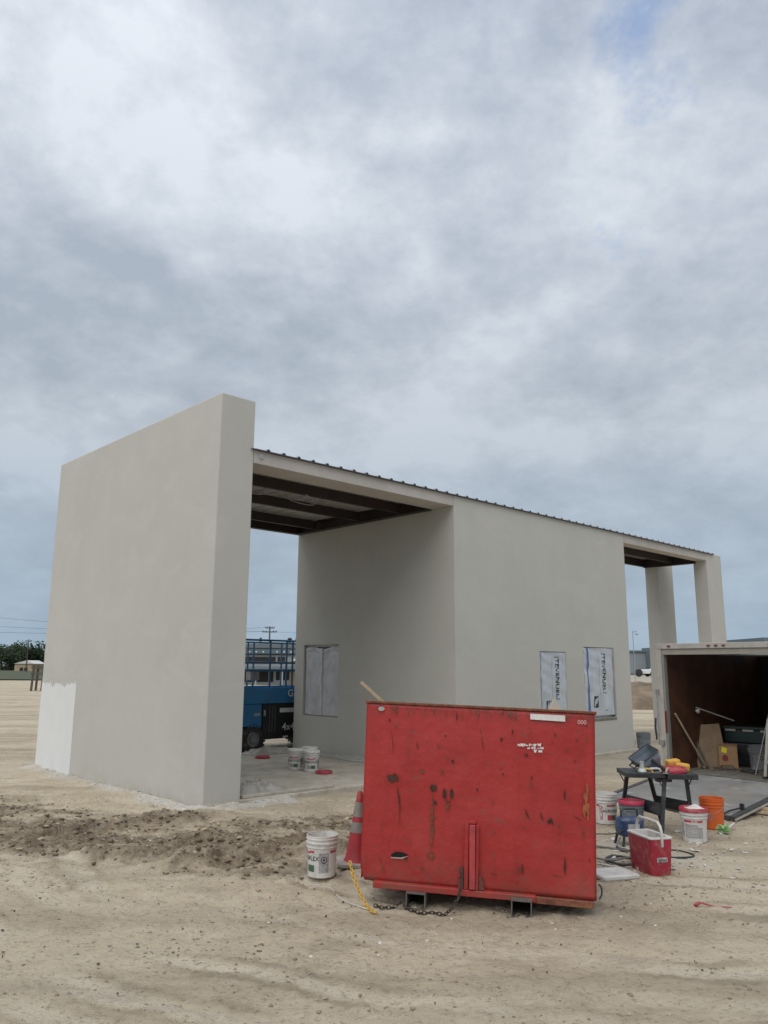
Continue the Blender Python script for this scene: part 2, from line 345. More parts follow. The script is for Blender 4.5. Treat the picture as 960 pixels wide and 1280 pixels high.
def ground_fields(X, Y):
    u = (X-BO[0])*BU[0]+(Y-BO[1])*BU[1]; v = (X-BO[0])*BV[0]+(Y-BO[1])*BV[1]
    near = np.exp(-np.maximum(0, np.hypot(X, Y-8)-12)/8)
    pat = np.clip(2.6*fbm(X*0.55+31, Y*0.75+12, 3)-0.85, 0, 1)
    cr1 = fbm(X*7+3, Y*7+9, 4, 0.62); cr2 = fbm(X*15+5, Y*15, 3, 0.6)
    z = (fbm(X*0.5, Y*0.5, 3)-0.5)*0.045*near+(fbm(X*2.2+9, Y*2.2, 4)-0.5)*0.03*near+near*((0.4+pat)*0.045*np.maximum(cr1-0.5, -0.09)+(0.45+pat)*0.028*(cr2-0.5))
    # disturbed band of soil
    band = np.zeros_like(X)
    pts = [(-7.5, 12.6), (-5.3, 11.0), (-3.5, 9.7), (-2.2, 9.1), (-1.0, 8.9), (-0.3, 9.6)]
    for a, b_ in zip(pts[:-1], pts[1:]):
        d, _, _ = seg_d(X, Y, a, b_); band = np.maximum(band, np.exp(-(d/1.35)**2))
    d, _, _ = seg_d(X, Y, (-2.9, 9.9), (-0.4, 10.6)); band = np.maximum(band, 0.9*np.exp(-(d/1.0)**2))
    damp = np.clip(1.7*(band*1.2*(0.05+1.9*fbm(X*1.3+3, Y*3.2+8, 6, 0.64))-0.60), 0, 1)
    rg = 1-np.abs(2*fbm(X*1.9+21, Y*2.6+4, 4)-1)
    z = z+band*((rg-0.72)*0.08+(fbm(X*5, Y*8, 5, 0.72)-0.5)*0.15)
    for a, b_, hh, wd in (((-3.75, 9.75), (-2.45, 10.75), 0.15, 0.22), ((-2.95, 8.75), (-1.9, 8.6), 0.09, 0.16), ((-1.9, 8.45), (-0.75, 8.95), 0.10, 0.18),
                          ((-4.9, 9.6), (-3.9, 9.2), 0.07, 0.2), ((-2.2, 9.6), (-1.2, 9.3), 0.06, 0.2)):
        d, side, t = seg_d(X+(fbm(X*2, Y*2, 3)-0.5)*0.5, Y+(fbm(X*2+40, Y*2, 3)-0.5)*0.5, a, b_)
        prof = np.where(side > 0, np.exp(-(d/(wd*0.45))**2), np.exp(-(d/(wd*2.2))**2))
        z = z+0.8*hh*prof*(0.3+1.4*fbm(X*5, Y*5, 4, 0.6))
        damp = np.maximum(damp, np.where(side > 0, np.exp(-(d/(wd*0.9))**2), np.exp(-(d/(wd*0.6))**2))*0.9)  # ridge faces darkened in the mask too: their shade put into the colour
    # tyre ruts in the foreground
    s = X*0.62+Y*0.78; w = -X*0.78+Y*0.62
    fore = np.clip((9.2-Y)/2.0, 0, 1)*near
    z = z+fore*0.020*(fbm(s*0.9, (X*0.55+Y*0.9)*0.2, 3)-0.5)
    for off in (3.35, 5.0):
        q = (Y*0.94+X*0.33)+(fbm(X*0.6+off, Y*0.6, 2)-0.5)*0.35-off-1.2
        z = z-fore*0.022*np.exp(-(q/0.09)**2)*(0.5+fbm(X*2.4, Y*2.4, 2))
    best = np.full_like(X, 1e9); sd_ = np.full_like(X, 1e3); arc = np.zeros_like(X); acc = 0.0
    for a, b_ in zip(TRK[:-1], TRK[1:]):
        d, side, t = seg_d(X, Y, a, b_); ln = math.hypot(b_[0]-a[0], b_[1]-a[1]); m_ = d < best
        best = np.where(m_, d, best); sd_ = np.where(m_, d*side, sd_); arc = np.where(m_, acc+t*ln, arc); acc += ln
    wob = (fbm(X*0.9+60, Y*0.9, 2)-0.5)*0.35; sd_ = sd_+wob; trk = np.zeros_like(X); rdg = np.zeros_like(X)
    for off, wd in ((-2.05, 0.13), (-1.55, 0.15), (-0.55, 0.12), (0.0, 0.14), (0.45, 0.10), (1.15, 0.14), (1.6, 0.13), (-2.9, 0.15)):
        e = np.abs(sd_-off); fade = np.clip(2.2*fbm(arc*0.5+off*7, sd_*0+off, 2)-0.45, 0, 1)
        trk = np.maximum(trk, np.clip((wd-e)/0.05, 0, 1)*fade); rdg = np.maximum(rdg, np.exp(-((e-wd-0.05)/0.05)**2)*fade)
    brk = np.clip(3.0*fbm(X*0.9+13, Y*0.9+27, 3)-0.75, 0, 1); trk = trk*near*(best < 6)*brk; rdg = rdg*near*(best < 6)*brk
    tread = np.sin(arc*62+np.abs(np.mod(sd_, 0.26)-0.13)*38)
    z = z-trk*(0.004-0.006*tread*np.clip(3*fbm(X*1.5+9, Y*1.5, 2)-1.1, 0, 1))+rdg*(0.001+0.034*np.clip(fbm(X*9, Y*9, 3)-0.4, 0, 1))
    # ruts on the far left
    farl = np.clip((-X-2)/4, 0, 1)*np.clip((Y-13.5)/3, 0, 1)*np.exp(-np.maximum(0, Y-45)/20)
    z = z+farl*(fbm(X*0.07, Y*0.9, 3)-0.5)*0.16
    # powdery patch by the hoses
    pl = np.exp(-(((X-2.75)/0.75)**2+((Y-9.1)/0.75)**2)*1.2)*np.clip(2.4*fbm(X*3.3, Y*3.3, 4)-0.75, 0, 1)
    # plaster droppings along the big wall
    dl = np.where((v > -0.1) & (v < D+0.3), np.abs(u), np.hypot(u, np.where(v < 0, v, v-D)))
    df = np.where((u > -0.1) & (u < 1.5), np.abs(v), 9)
    dd = np.minimum(np.where(u < 0.05, dl, 9), np.where(v < 0.05, df, 9))
    ed = 0.36+0.55*(fbm(X*1.7, Y*1.7, 3)-0.5)
    pw = np.clip((ed-dd)/0.2, 0, 1)*np.clip(0.25+1.5*fbm(X*5+3, Y*5, 4), 0, 1)
    z = z+np.clip((0.30-dd)/0.3, 0, 1)*0.06*(0.4+fbm(X*7, Y*7, 3))
    # keep the slab area flat and under the concrete
    ins = np.clip(np.minimum(np.minimum(u+0.05, 12.2-u), np.minimum(v+0.02, 5.4-v))/0.06, 0, 1)
    z = z*(1-ins)-0.03*ins
    mg = np.clip((Y-33)/3, 0, 1)*np.clip((41-Y)/3, 0, 1)*np.clip((X-9)/2, 0, 1)*np.clip((34-X)/5, 0, 1)
    grey = np.clip(1-np.abs(v+0.9)/1.6, 0, 1)*np.clip((u-5)/1.5, 0, 1)*np.clip((14-u)/2, 0, 1)
    return z, damp, np.maximum(pw, pl*0.8), grey, trk, np.clip(rdg*1.5*fbm(X*5, Y*5, 4, 0.6)*2-0.5, 0, 1)
gx = axis(-5.8, 6.0, 0.026, -2600, 2600); gy = axis(4.3, 12.6, 0.024, -40, 4200)
GX, GY = np.meshgrid(gx, gy); GZ, GD, GP, GG, GT, GR = ground_fields(GX, GY)
ny_, nx_ = GX.shape
me = bpy.data.meshes.new('ground')
me.vertices.add(nx_*ny_); me.vertices.foreach_set('co', np.stack([GX, GY, GZ], -1).astype(np.float32).ravel())
ii = np.arange(ny_-1)[:, None]*nx_+np.arange(nx_-1)[None, :]
q = np.stack([ii, ii+1, ii+nx_+1, ii+nx_], -1).reshape(-1)
nf = (nx_-1)*(ny_-1)
me.loops.add(nf*4); me.loops.foreach_set('vertex_index', q.astype(np.int32))
me.polygons.add(nf); me.polygons.foreach_set('loop_start', np.arange(0, nf*4, 4, dtype=np.int32))
me.polygons.foreach_set('use_smooth', np.ones(nf, bool))
me.update(); me.validate()
for nm, arr in (('damp', GD), ('plaster', GP), ('greyed', GG), ('track', GT), ('ridge', GR)):
    at = me.attributes.new(nm, 'FLOAT', 'POINT'); at.data.foreach_set('value', arr.astype(np.float32).ravel())
b = NB('bare_dirt')
big = b.noise(0.45, 5, 0.6, 0.3); mid = b.noise(3.2, 7, 0.65, 0.4); fine = b.noise(38, 5, 0.7)
c = b.mix(b.ramp(big, [(0.3, 0.0), (0.7, 1.0)]), (0.50, 0.42, 0.298), (0.61, 0.525, 0.385))
c = b.mix(b.mathn('MULTIPLY', b.ramp(mid, [(0.42, 0.0), (0.68, 1.0)]), 0.42), c, (0.35, 0.29, 0.205))
rut = b.noise(1.0, 6, 0.6, 0.3, b.vec(scale=(0.55, 2.6, 1), rot=(0, 0, R(-14))))
c = b.mix(b.mathn('MULTIPLY', b.ramp(rut, [(0.48, 0.0), (0.70, 1.0)]), 0.5), c, (0.62, 0.55, 0.425))
farr = b.noise(1.0, 5, 0.6, 0.2, b.vec(scale=(0.06, 0.7, 1)))
c = b.mix(b.mathn('MULTIPLY', b.ramp(farr, [(0.48, 0.0), (0.62, 1.0)]), 0.5), c, (0.27, 0.215, 0.155))
c = b.mix(b.mathn('MULTIPLY', b.attr('greyed'), 0.6), c, (0.30, 0.285, 0.25))
c = b.mix(b.mathn('MULTIPLY', b.attr('track'), 0.6), c, (0.66, 0.59, 0.47))
c = b.mix(b.mathn('MULTIPLY', b.attr('ridge'), 0.6), c, (0.27, 0.22, 0.155))
pat = b.noise(0.8, 7, 0.66, 0.8, b.vec(scale=(0.7, 1.3, 1), loc=(7, 3, 0)))
c = b.mix(b.mathn('MULTIPLY', b.ramp(pat, [(0.51, 0.0), (0.62, 1.0)]), 0.5), c, (0.30, 0.245, 0.17))
damp_shade = b.mathn('MULTIPLY', b.attr('damp'), b.ramp(b.noise(7, 6, 0.7, 0.3), [(0.32, 0.35), (0.6, 1.0)]))  # damp soil plus the painted shade of the ridge faces
c = b.mix(b.mathn('MULTIPLY', damp_shade, 0.95), c, (0.125, 0.088, 0.052))
c = b.mix(b.mathn('MULTIPLY', b.ramp(b.noise(24, 5, 0.65, 0.3, b.vec(scale=(0.8, 1.2, 1))), [(0.54, 0.0), (0.66, 1.0)]), 0.6), c, (0.20, 0.165, 0.12))
c = b.mix(b.mathn('MULTIPLY', b.ramp(b.noise(47, 3, 0.6, 0, b.vec(loc=(5, 3, 1))), [(0.64, 0.0), (0.68, 1.0)]), 0.6), c, (0.52, 0.48, 0.41))
pw = b.mathn('MULTIPLY', b.attr('plaster'), b.ramp(b.noise(16, 5, 0.7), [(0.36, 0.15), (0.55, 1.0)]))
c = b.mix(pw, c, (0.58, 0.565, 0.52))
hgt = b.mathn('ADD', b.mathn('MULTIPLY', b.noise(17, 7, 0.72), 1.0), b.mathn('MULTIPLY', fine, 0.35))
dirt_m = b.set(c, 0.95, 0, hgt, 0.05, 0.9)
me.materials.append(dirt_m)
ground = link('ground', me); tag(ground, kind='structure')
def gz(x, y):
    return float(ground_fields(np.array([float(x)]), np.array([float(y)]))[0][0])

# far grass field (thin sheet over the dirt)
b = NB('far_grass'); b.set(b.mix(b.noise(0.15, 5, 0.6), (0.045, 0.058, 0.026), (0.08, 0.088, 0.045)), 0.95); grass_m = b.m
mb = MB(); mb.grid(60, 6, lambda i, j: (-420+820*i*0.5, 104+3*math.sin(i*40)+j*420, 0.12))
tag(mb.build('grass_field', grass_m), kind='structure')

# slab
b = NB('dirty_concrete')
c = b.mix(b.ramp(b.noise(1.1, 6, 0.6, 0.4), [(0.35, 0.0), (0.65, 1.0)]), (0.36, 0.32, 0.255), (0.50, 0.46, 0.385))
c = b.mix(b.mathn('MULTIPLY', b.ramp(b.noise(5, 7, 0.7, 0.5), [(0.52, 0.0), (0.66, 1.0)]), 0.5), c, (0.19, 0.155, 0.11))
c = b.mix(b.mathn('MULTIPLY', b.ramp(b.noise(9, 6, 0.7, 0.2, b.vec(loc=(4, 4, 4))), [(0.60, 0.0), (0.68, 1.0)]), 0.7), c, (0.52, 0.5, 0.46))
conc_m = b.set(c, 0.9, 0, b.noise(30, 5, 0.6), 0.006, 0.5)
mb = MB(); mb.box(0.02, 12.1, -0.03, 5.3, -0.2, 0.06)
sl = mb.build('concrete_slab', conc_m, bevel=0.012); sl.location = (BO[0], BO[1], 0); sl.rotation_euler = (0, 0, YAW); tag(sl, kind='structure')

# gravel and clods
def rock_mesh(seed, n_sub=1):
    bm = bmesh.new(); bmesh.ops.create_icosphere(bm, subdivisions=n_sub, radius=1); r_ = random.Random(seed)
    for v_ in bm.verts: v_.co = Vector((v_.co.x*r_.uniform(.5, 1.3), v_.co.y*r_.uniform(.5, 1.3), v_.co.z*r_.uniform(.3, .7)))
    vs = [tuple(v_.co) for v_ in bm.verts]; fs = [tuple(x.index for x in f_.verts) for f_ in bm.faces]; bm.free(); return np.array(vs), np.array(fs)
rocks = [rock_mesh(i) for i in range(6)]
def scatter(name, pos, size, m, seed):
    r_ = np.random.default_rng(seed); VV = []; FF = []; k = 0
    zz = ground_fields(pos[:, 0], pos[:, 1])[0]
    for i in range(len(pos)):
        vs, fs = rocks[i % 6]; a = r_.random()*6.28; ca, sa = math.cos(a), math.sin(a); s3 = size[i]*r_.uniform(0.7, 1.3, 3)
        w_ = vs*s3; x = w_[:, 0]*ca-w_[:, 1]*sa+pos[i, 0]; y = w_[:, 0]*sa+w_[:, 1]*ca+pos[i, 1]
        VV.append(np.stack([x, y, w_[:, 2]+zz[i]+size[i]*0.12], -1)); FF.append(fs+k); k += len(vs)
    VV = np.concatenate(VV); FF = np.concatenate(FF)
    me = bpy.data.meshes.new(name); me.vertices.add(len(VV)); me.vertices.foreach_set('co', VV.astype(np.float32).ravel())
    me.loops.add(len(FF)*3); me.loops.foreach_set('vertex_index', FF.astype(np.int32).ravel())
    me.polygons.add(len(FF)); me.polygons.foreach_set('loop_start', np.arange(0, len(FF)*3, 3, dtype=np.int32)); me.update(); me.validate()
    me.materials.append(m); return tag(link(name, me), kind='stuff')
def rnd_pos(n, x0, x1, y0, y1, keep):
    P_ = np.stack([rng.uniform(x0, x1, n*4), rng.uniform(y0, y1, n*4)], -1)
    return P_[keep(P_)][:n]
clod_m = mat('soil_clod', (0.24, 0.195, 0.14), 0.95, 0.4, 4, bump=0.6, bscale=60)
pebb_m = mat('pale_pebble', (0.37, 0.33, 0.265), 0.9, 0.35, 5)
darkc_m = mat('dark_clod', (0.15, 0.112, 0.074), 0.95, 0.4, 5, bump=0.6, bscale=60)
chip_m = mat('plaster_chip', (0.6, 0.585, 0.54), 0.9, 0.12, 5)
inb = lambda P_: ~(((P_-BO) @ BU > -0.02) & ((P_-BO) @ BV > -0.05))
p_ = rnd_pos(7000, -5.5, 6, 4.2, 13, lambda P_: inb(P_) & (fbm(P_[:, 0]*0.8, P_[:, 1]*0.8, 3) > rng.random(len(P_))*0.9))
tag(scatter('pebbles', p_, 0.004+0.012*rng.random(len(p_))**4, pebb_m, 1), 'loose pale pebbles over the bare dirt ground', 'gravel')
p_ = rnd_pos(9000, -5.5, 6, 4.2, 13, lambda P_: inb(P_) & (fbm(P_[:, 0]*1.1+7, P_[:, 1]*1.1, 3) > 0.35+rng.random(len(P_))*0.4))
tag(scatter('soil_crumbs', p_, 0.004+0.015*rng.random(len(p_))**5, clod_m, 2), 'small brown soil crumbs over the dirt ground', 'soil')
p_ = rnd_pos(6500, -7, 0.2, 7.9, 12.6, lambda P_: inb(P_) & (ground_fields(P_[:, 0], P_[:, 1])[1] > 0.12+0.6*rng.random(len(P_))))
tag(scatter('earth_clods', p_, 0.004+0.036*rng.random(len(p_))**7, darkc_m, 3), 'dark damp earth clods in the churned soil by the tall wall', 'soil')
p_ = rnd_pos(1500, -7.5, 4.2, 7.9, 17, lambda P_: inb(P_) & (ground_fields(P_[:, 0], P_[:, 1])[2] > 0.1+0.6*rng.random(len(P_))))
tag(scatter('plaster_chips', p_, 0.005+0.024*rng.random(len(p_))**3, chip_m, 4), 'white plaster droppings along the foot of the tall wall', 'plaster')
p_ = np.concatenate([rng.normal((-2.62, 9.55), (0.16, 0.08), (26, 2)), rng.normal((-1.4, 9.9), (0.9, 0.5), (30, 2)), rng.normal((0.6, 6.6), (0.9, 0.4), (40, 2))])
tag(scatter('pale_stones', p_, 0.005+0.02*rng.random(len(p_))**3, chip_m, 5), 'pale broken stones in the churned soil', 'stones')

# ------------------------------------------------------------------ the building
B = thing('pavilion_building', 'beige stucco pavilion with tall end wall, open bays and corrugated roof', 'building', (BO[0], BO[1], 0), YAW)
def flat_wall(mb, L_, H_, th, holes, T, mi=0):
    """wall in the XZ plane, outer face y=0, inner y=th, holes (x0,x1,z0,z1)"""
    xs = sorted({0, L_, *[h_[0] for h_ in holes], *[h_[1] for h_ in holes]}); zs = sorted({0, H_, *[h_[2] for h_ in holes], *[h_[3] for h_ in holes]})
    for a, b_ in zip(xs[:-1], xs[1:]):
        for c0, d0 in zip(zs[:-1], zs[1:]):
            if any(h_[0] <= a and b_ <= h_[1] and h_[2] <= c0 and d0 <= h_[3] for h_ in holes): continue
            mb.add([(a, 0, c0), (b_, 0, c0), (b_, 0, d0), (a, 0, d0)], [(0, 1, 2, 3)], mi, T)
            mb.add([(a, th, c0), (b_, th, c0), (b_, th, d0), (a, th, d0)], [(3, 2, 1, 0)], mi, T)
    for x0, x1, z0, z1 in holes:
        for (p, q_) in (((x0, z0), (x1, z0)), ((x1, z0), (x1, z1)), ((x1, z1), (x0, z1)), ((x0, z1), (x0, z0))):
            mb.add([(p[0], 0, p[1]), (q_[0], 0, q_[1]), (q_[0], th, q_[1]), (p[0], th, p[1])], [(3, 2, 1, 0)], mi, T)
    for z in (0, H_): mb.add([(0, 0, z), (L_, 0, z), (L_, th, z), (0, th, z)], [(0, 1, 2, 3)], mi, T)
    for x in (0, L_): mb.add([(x, 0, 0), (x, th, 0), (x, th, H_), (x, 0, H_)], [(0, 1, 2, 3)], mi, T)
mb = MB(); mb.box(0, TW, 0, D, -0.15, H); ew = mb.build('end_wall', stucco_m, B, bevel=0.02); tag(ew, 'tall freestanding stucco end wall')
# primer patch at the far end of the wall
pa = MB(); n_ = 26; top = []
for i in range(n_+1):
    v_ = 4.40+(D-0.015-4.40)*i/n_; top.append((v_, 2.0))
vs = []; fs = []
for k in range(21):
    t_ = k/20
    for i, (v_, z1) in enumerate(top):
        vv = v_+(0.05*(t_-1)+0.012*random.uniform(-1, 1)-0.0 if i == 0 else 0)
        vs.append((-0.001, vv, -0.02+(z1+0.02)*t_))
fs = [(k*(n_+1)+i, k*(n_+1)+i+1, (k+1)*(n_+1)+i+1, (k+1)*(n_+1)+i) for k in range(20) for i in range(n_)]
pa.add(vs, fs); pb = NB('feathered_primer'); sp3 = pb.n.new('ShaderNodeSeparateXYZ'); pb.l.new(pb.tc.outputs['Object'], sp3.inputs[0])
pn = pb.mathn('MULTIPLY', pb.mathn('SUBTRACT', pb.noise(4.5, 7, 0.65, 0.3, pb.vec(scale=(1, 1, 0.5))), 0.5), 0.28)
fz = pb.ramp(pb.mathn('ADD', pb.mathn('MULTIPLY', sp3.outputs[2], 0.5), pn), [(0.80, 1.0), (0.845, 0.0)])
fy = pb.ramp(pb.mathn('ADD', pb.mathn('SUBTRACT', sp3.outputs[1], 4.2), pb.mathn('MULTIPLY', pn, 0.25)), [(0.385, 0.0), (0.43, 1.0)])
pcol = pb.mix(pb.noise(3, 6, 0.6, 0.4, pb.vec(scale=(1, 1, 0.4))), (0.64, 0.645, 0.635), (0.77, 0.775, 0.77))
pb.set(pcol, 0.85, 0, pb.noise(50, 4, 0.6), 0.004, 0.5); pb.l.new(pb.mathn('MULTIPLY', fz, fy), pb.b.inputs['Alpha'])
tag(pa.build('primer_patch', pb.m, ew, fix=False), 'white unpainted primer patch at the wall foot')
# enclosed room
SW = (3.46, 4.72, 0.87, 2.47); WA = (8.14-UB, 9.13-UB, 0.80, 2.33); WB = (9.85-UB, 11.17-UB, 0.84, 2.46)
mb = MB(); flat_wall(mb, UC-UB, HR, 0.22, [WA, WB], RT((UB, 0, 0)))
fw = mb.build('front_wall', stucco_m, B, fix=False)
mb = MB(); flat_wall(mb, DB-0.22, HR-0.012, 0.22, [(DB-s1, DB-s0, z0, z1) for s0, s1, z0, z1 in [SW]], RT((UB+0.001, DB, 0), (0, 0, R(-90))))
sw = mb.build('side_wall', stucco_m, B, fix=False)
mb = MB(); mb.box(UB+0.22, UC-0.002, DB-0.22, DB-0.002, 0, HR-0.012); mb.build('rear_wall', stucco_m, B)
mb = MB(); mb.box(UC-0.22, UC-0.002, 0.22, DB-0.22, 0, HR-0.012); mb.build('end_partition', stucco_m, B)
def window(parent, T, w, h_, kind):
    """opening in the XZ plane, x 0..w, z 0..h, outer face at y=0"""
    fr = MB(); f_ = 0.05
    fr.box(0, w, 0.10, 0.16, 0, f_, 0, T).box(0, w, 0.10, 0.16, h_-f_, h_, 0, T).box(0, f_, 0.10, 0.16, f_, h_-f_, 0, T).box(w-f_, w, 0.10, 0.16, f_, h_-f_, 0, T)
    if kind == 'grey': fr.v = [(x_, y_, z_) for x_, y_, z_ in fr.v]
    win = fr.build('window', white_pl, parent, bevel=0.004)
    p = MB(); p.box(f_, w-f_, 0.125, 0.135, f_, h_-f_, 0, T); p.build('pane', glass_m, win)
    if kind == 'grey':
        mu = MB(); mu.box(w*0.5-0.024, w*0.5+0.024, 0.012, 0.05, 0.03, h_-0.08, 0, T); mu.build('mullion', white_pl, win, bevel=0.004)
        def fn(i, j):
            y = 0.05+0.008*math.sin(9*i+5*j)*math.sin(7*j+2*i)+0.003*math.sin(60*i*(1-j*0.7)+13*j)*max(0, 0.6-j)
            return (0.03+(w-0.06)*i, y+0.012*math.sin(j*70)*max(0, j-0.8)*5, 0.03+(h_-0.10+0.03*math.sin(i*9))*j)
        fm = MB(); fm.grid(44, 56, fn, 0, T); fm.build('plastic_film', film_grey, win, smooth=True)
    else:
        inset = 0.0
        def yy(i, j): return 0.012+0.010*math.sin(6*i+9*j)*math.sin(4*j)+0.008*math.sin(38*j+8*i)*(0.3+0.7*(1-i))*j+0.006*math.sin(70*i+20*j)
        ww = w-0.02; hh = h_-0.075
        def fn(i, j): return (inset+0.01+ww*i, yy(i, j), 0.06+hh*j)
        fm = MB(); fm.grid(30, 50, fn, 0, T); fo = fm.build('plastic_film', film_blue, win, smooth=True)
        edge = MB(); edge.grid(2, 40, lambda i, j: (inset+(0.14 if kind == 'wide' else 0.015)+(0.05+0.02*math.sin(9*j) if kind == 'wide' else 0.015)*i, yy(0.12 if kind == 'wide' else 0, j)-0.012, 0.06+hh*j), 0, T)
        edge.build('tape', mat('blue_tape', (0.06, 0.14, 0.36), 0.5, 0.2, 12), win)
        if kind == 'wide':
            ed2 = MB()
            for x0, x1, z0, z1 in ((0.0, w, -0.06, 0.0), (w-0.06, w+0.01, 0.0, h_), ):
                ed2.grid(6, 30, lambda i, j: (x0+(x1-x0)*i, -0.004-0.006*math.sin(40*j+3*i)**2, z0+(z1-z0)*j), 0, T)
            ed2.build('film_edge', film_white, win, smooth=True)
        pr = MB(); vs, fs = text('TEVENUEL', 0.185)
        cx_ = inset+ww*0.66; cz = 0.06+hh*0.62
        def place(px, pz):
            i = min(1, max(0, (px-inset-0.02)/ww)); j = min(1, max(0, (pz-0.06)/hh)); return (px, yy(i, j)-0.006, pz)
        pr.add([place(cx_+y_, cz-x_*0.98) for x_, y_, _ in vs], fs, 0, T)
        for x0 in (-0.075, 0.075):
            for z0 in (-0.46, 0.44): pr.add([place(cx_+x0-0.06*(x0 > 0), cz+z0), place(cx_+x0+0.06*(x0 < 0), cz+z0), place(cx_+x0+0.06*(x0 < 0), cz+z0+0.02), place(cx_+x0-0.06*(x0 > 0), cz+z0+0.02)], [(0, 1, 2, 3)], 0, T)
        pr.build('film_lettering', ink_black, win, fix=False); pr = MB()
        ex, ez = inset+ww*(0.36 if kind == 'wide' else 0.30), 0.06+hh*0.20
        pr.add([place(ex-0.09, ez-0.13), place(ex+0.09, ez-0.13), place(ex+0.09, ez+0.13), place(ex-0.09, ez+0.13)], [(0, 1, 2, 3)], 0, T)
        for k in range(5):
            a = -0.08+0.034*k; p3 = [place(ex+a, ez-0.10+0.03*k), place(ex+a+0.02, ez-0.11+0.03*k), place(ex+a+0.06-0.01*k, ez+0.05+0.015*k), place(ex+a+0.035-0.01*k, ez+0.06+0.015*k)]
            pr.add([(x_, y_-0.004, z_) for x_, y_, z_ in p3], [(0, 1, 2, 3)], 1, T)
        tag(pr.build('film_emblem', [ink_black, film_blue], win, fix=False), kind='stuff'); pr = MB()
        for k in range(11):
            zz = cz+0.42-k*0.085; xx = cx_-0.17
            pr.add([place(xx-0.03, zz), place(xx-0.018, zz), place(xx-0.018, zz-0.06), place(xx-0.03, zz-0.06)], [(0, 1, 2, 3)], 2, T)
        pr.add([place(cx_-0.02, 0.16), place(cx_+0.11, 0.16), place(cx_+0.11, 0.18), place(cx_-0.02, 0.18)], [(0, 1, 2, 3)], 0, T)
        tag(pr.build('fine_print', [ink_black, film_blue, ink_grey], win, fix=False), kind='stuff')
    return win
window(B, RT((UB+0.001, SW[1], SW[2]), (0, 0, R(-90))), SW[1]-SW[0], SW[3]-SW[2], 'grey')
window(B, RT((UB+WA[0], 0, WA[2])), WA[1]-WA[0], WA[3]-WA[2], 'narrow')
window(B, RT((UB+WB[0], 0, WB[2])), WB[1]-WB[0], WB[3]-WB[2], 'wide')
# fascias over the open bays
mb = MB(); mb.box(TW+0.002, UB-0.002, 0.0, 0.55, HB, HR-0.004); mb.build('front_fascia', fascia_m, B, bevel=0.008)
mb = MB(); mb.box(UC+0.002, UE+0.25, 0.004, 0.32, HB, HR-0.004); mb.build('front_fascia', fascia_m, B, bevel=0.008)
# steel under the roof
def purl(u0, u1, v, z0=HB+0.004, z1=HR-0.02):
    m_ = MB(); m_.box(u0, u1, v, v+0.008, z0, z1).box(u0, u1, v+0.008, v+0.07, z0, z0+0.008).box(u0, u1, v+0.008, v+0.07, z1-0.008, z1)
    m_.build('purlin', purlin_m, B)
for v_ in (1.30, 2.58, 4.10): purl(TW, UB-0.2, v_)
def ibeam(p, q_, hz0, hz1, w_, name='roof_beam'):
    m_ = MB(); (u0, v0), (u1, v1) = p, q_; horiz = abs(u1-u0) > abs(v1-v0)
    if horiz: m_.box(u0, u1, v0-w_/2, v0+w_/2, hz0, hz0+0.012).box(u0, u1, v0-w_/2, v0+w_/2, hz1-0.012, hz1).box(u0, u1, v0-0.006, v0+0.006, hz0+0.012, hz1-0.012)
    else: m_.box(u0-w_/2, u0+w_/2, v0, v1, hz0, hz0+0.012).box(u0-w_/2, u0+w_/2, v0, v1, hz1-0.012, hz1).box(u0-0.006, u0+0.006, v0, v1, hz0+0.012, hz1-0.012)
    m_.build(name, purlin_m, B)
ibeam((UB-0.11, 0.56), (UB-0.11, 4.85), HB-0.02, HR-0.025, 0.16)
ibeam((TW+0.01, 4.92), (UB-0.01, 4.92), HB-0.02, HR-0.025, 0.14)
purl(UC, UE, 1.02); ibeam((UE-0.02, 0.33), (UE-0.02, 1.98), HB-0.06, HR-0.025, 0.18); ibeam((UC+0.01, 2.02), (UE+0.1, 2.02), HB-0.02, HR-0.025, 0.12)
# corrugated roof in panels
RP = 0.305
def roof_panel(name, u0, nr, v0, v1):
    m_ = MB(); prof = []
    for k in range(nr):
        a = k*RP; prof += [(a, 0), (a+0.205, 0), (a+0.228, 0.030), (a+0.260, 0.030), (a+0.283, 0), ]
    prof.append((nr*RP-0.001, 0))
    lo = [(x, v_, z) for v_ in (v0, v1) for x, z in prof]; hi = [(x, v_, z+0.006) for v_ in (v0, v1) for x, z in prof]
    k = len(prof); fs = [(i+1, i, k+i, k+i+1) for i in range(k-1)]; fs2 = [(i, i+1, k+i+1, k+i) for i in range(k-1)]
    m_.add(lo, fs, 0); m_.add(hi, fs2, 1)
    for e in (0, k): m_.add([lo[e+i] for i in range(k)]+[hi[e+i] for i in range(k)], [(i, i+1, k+i+1, k+i) for i in range(k-1)], 1)
    return m_
u_ = TW+0.004; meA = roof_panel('roof_panel', 0, 3, -0.05, DB+0.05).mesh('roof_panel', [deck_m, rib_m]); meB = roof_panel('roof_panel', 0, 3, -0.05, 2.1).mesh('roof_panel', [deck_m, rib_m])
while u_ < UE+0.2:
    o = link('roof_panel', meA if u_ < UC-0.5 else meB, B); o.location = (u_, 0, HR); u_ += 3*RP
mb = MB(); mb.box(TW-0.06, UE+0.45, -0.055, -0.006, HR-0.014, HR-0.001); mb.build('eave_trim', mat('dark_trim', (0.05, 0.05, 0.055), 0.5), B)
# pillars
for v0, v1 in ((0.0, 0.41), (1.56, 1.98)):
    mb = MB(); mb.box(UE, UG, v0, v1, -0.1, HR+(0.03 if v0 == 0 else -0.02)-0.02); mb.build('pillar', stucco_m, B, bevel=0.015)
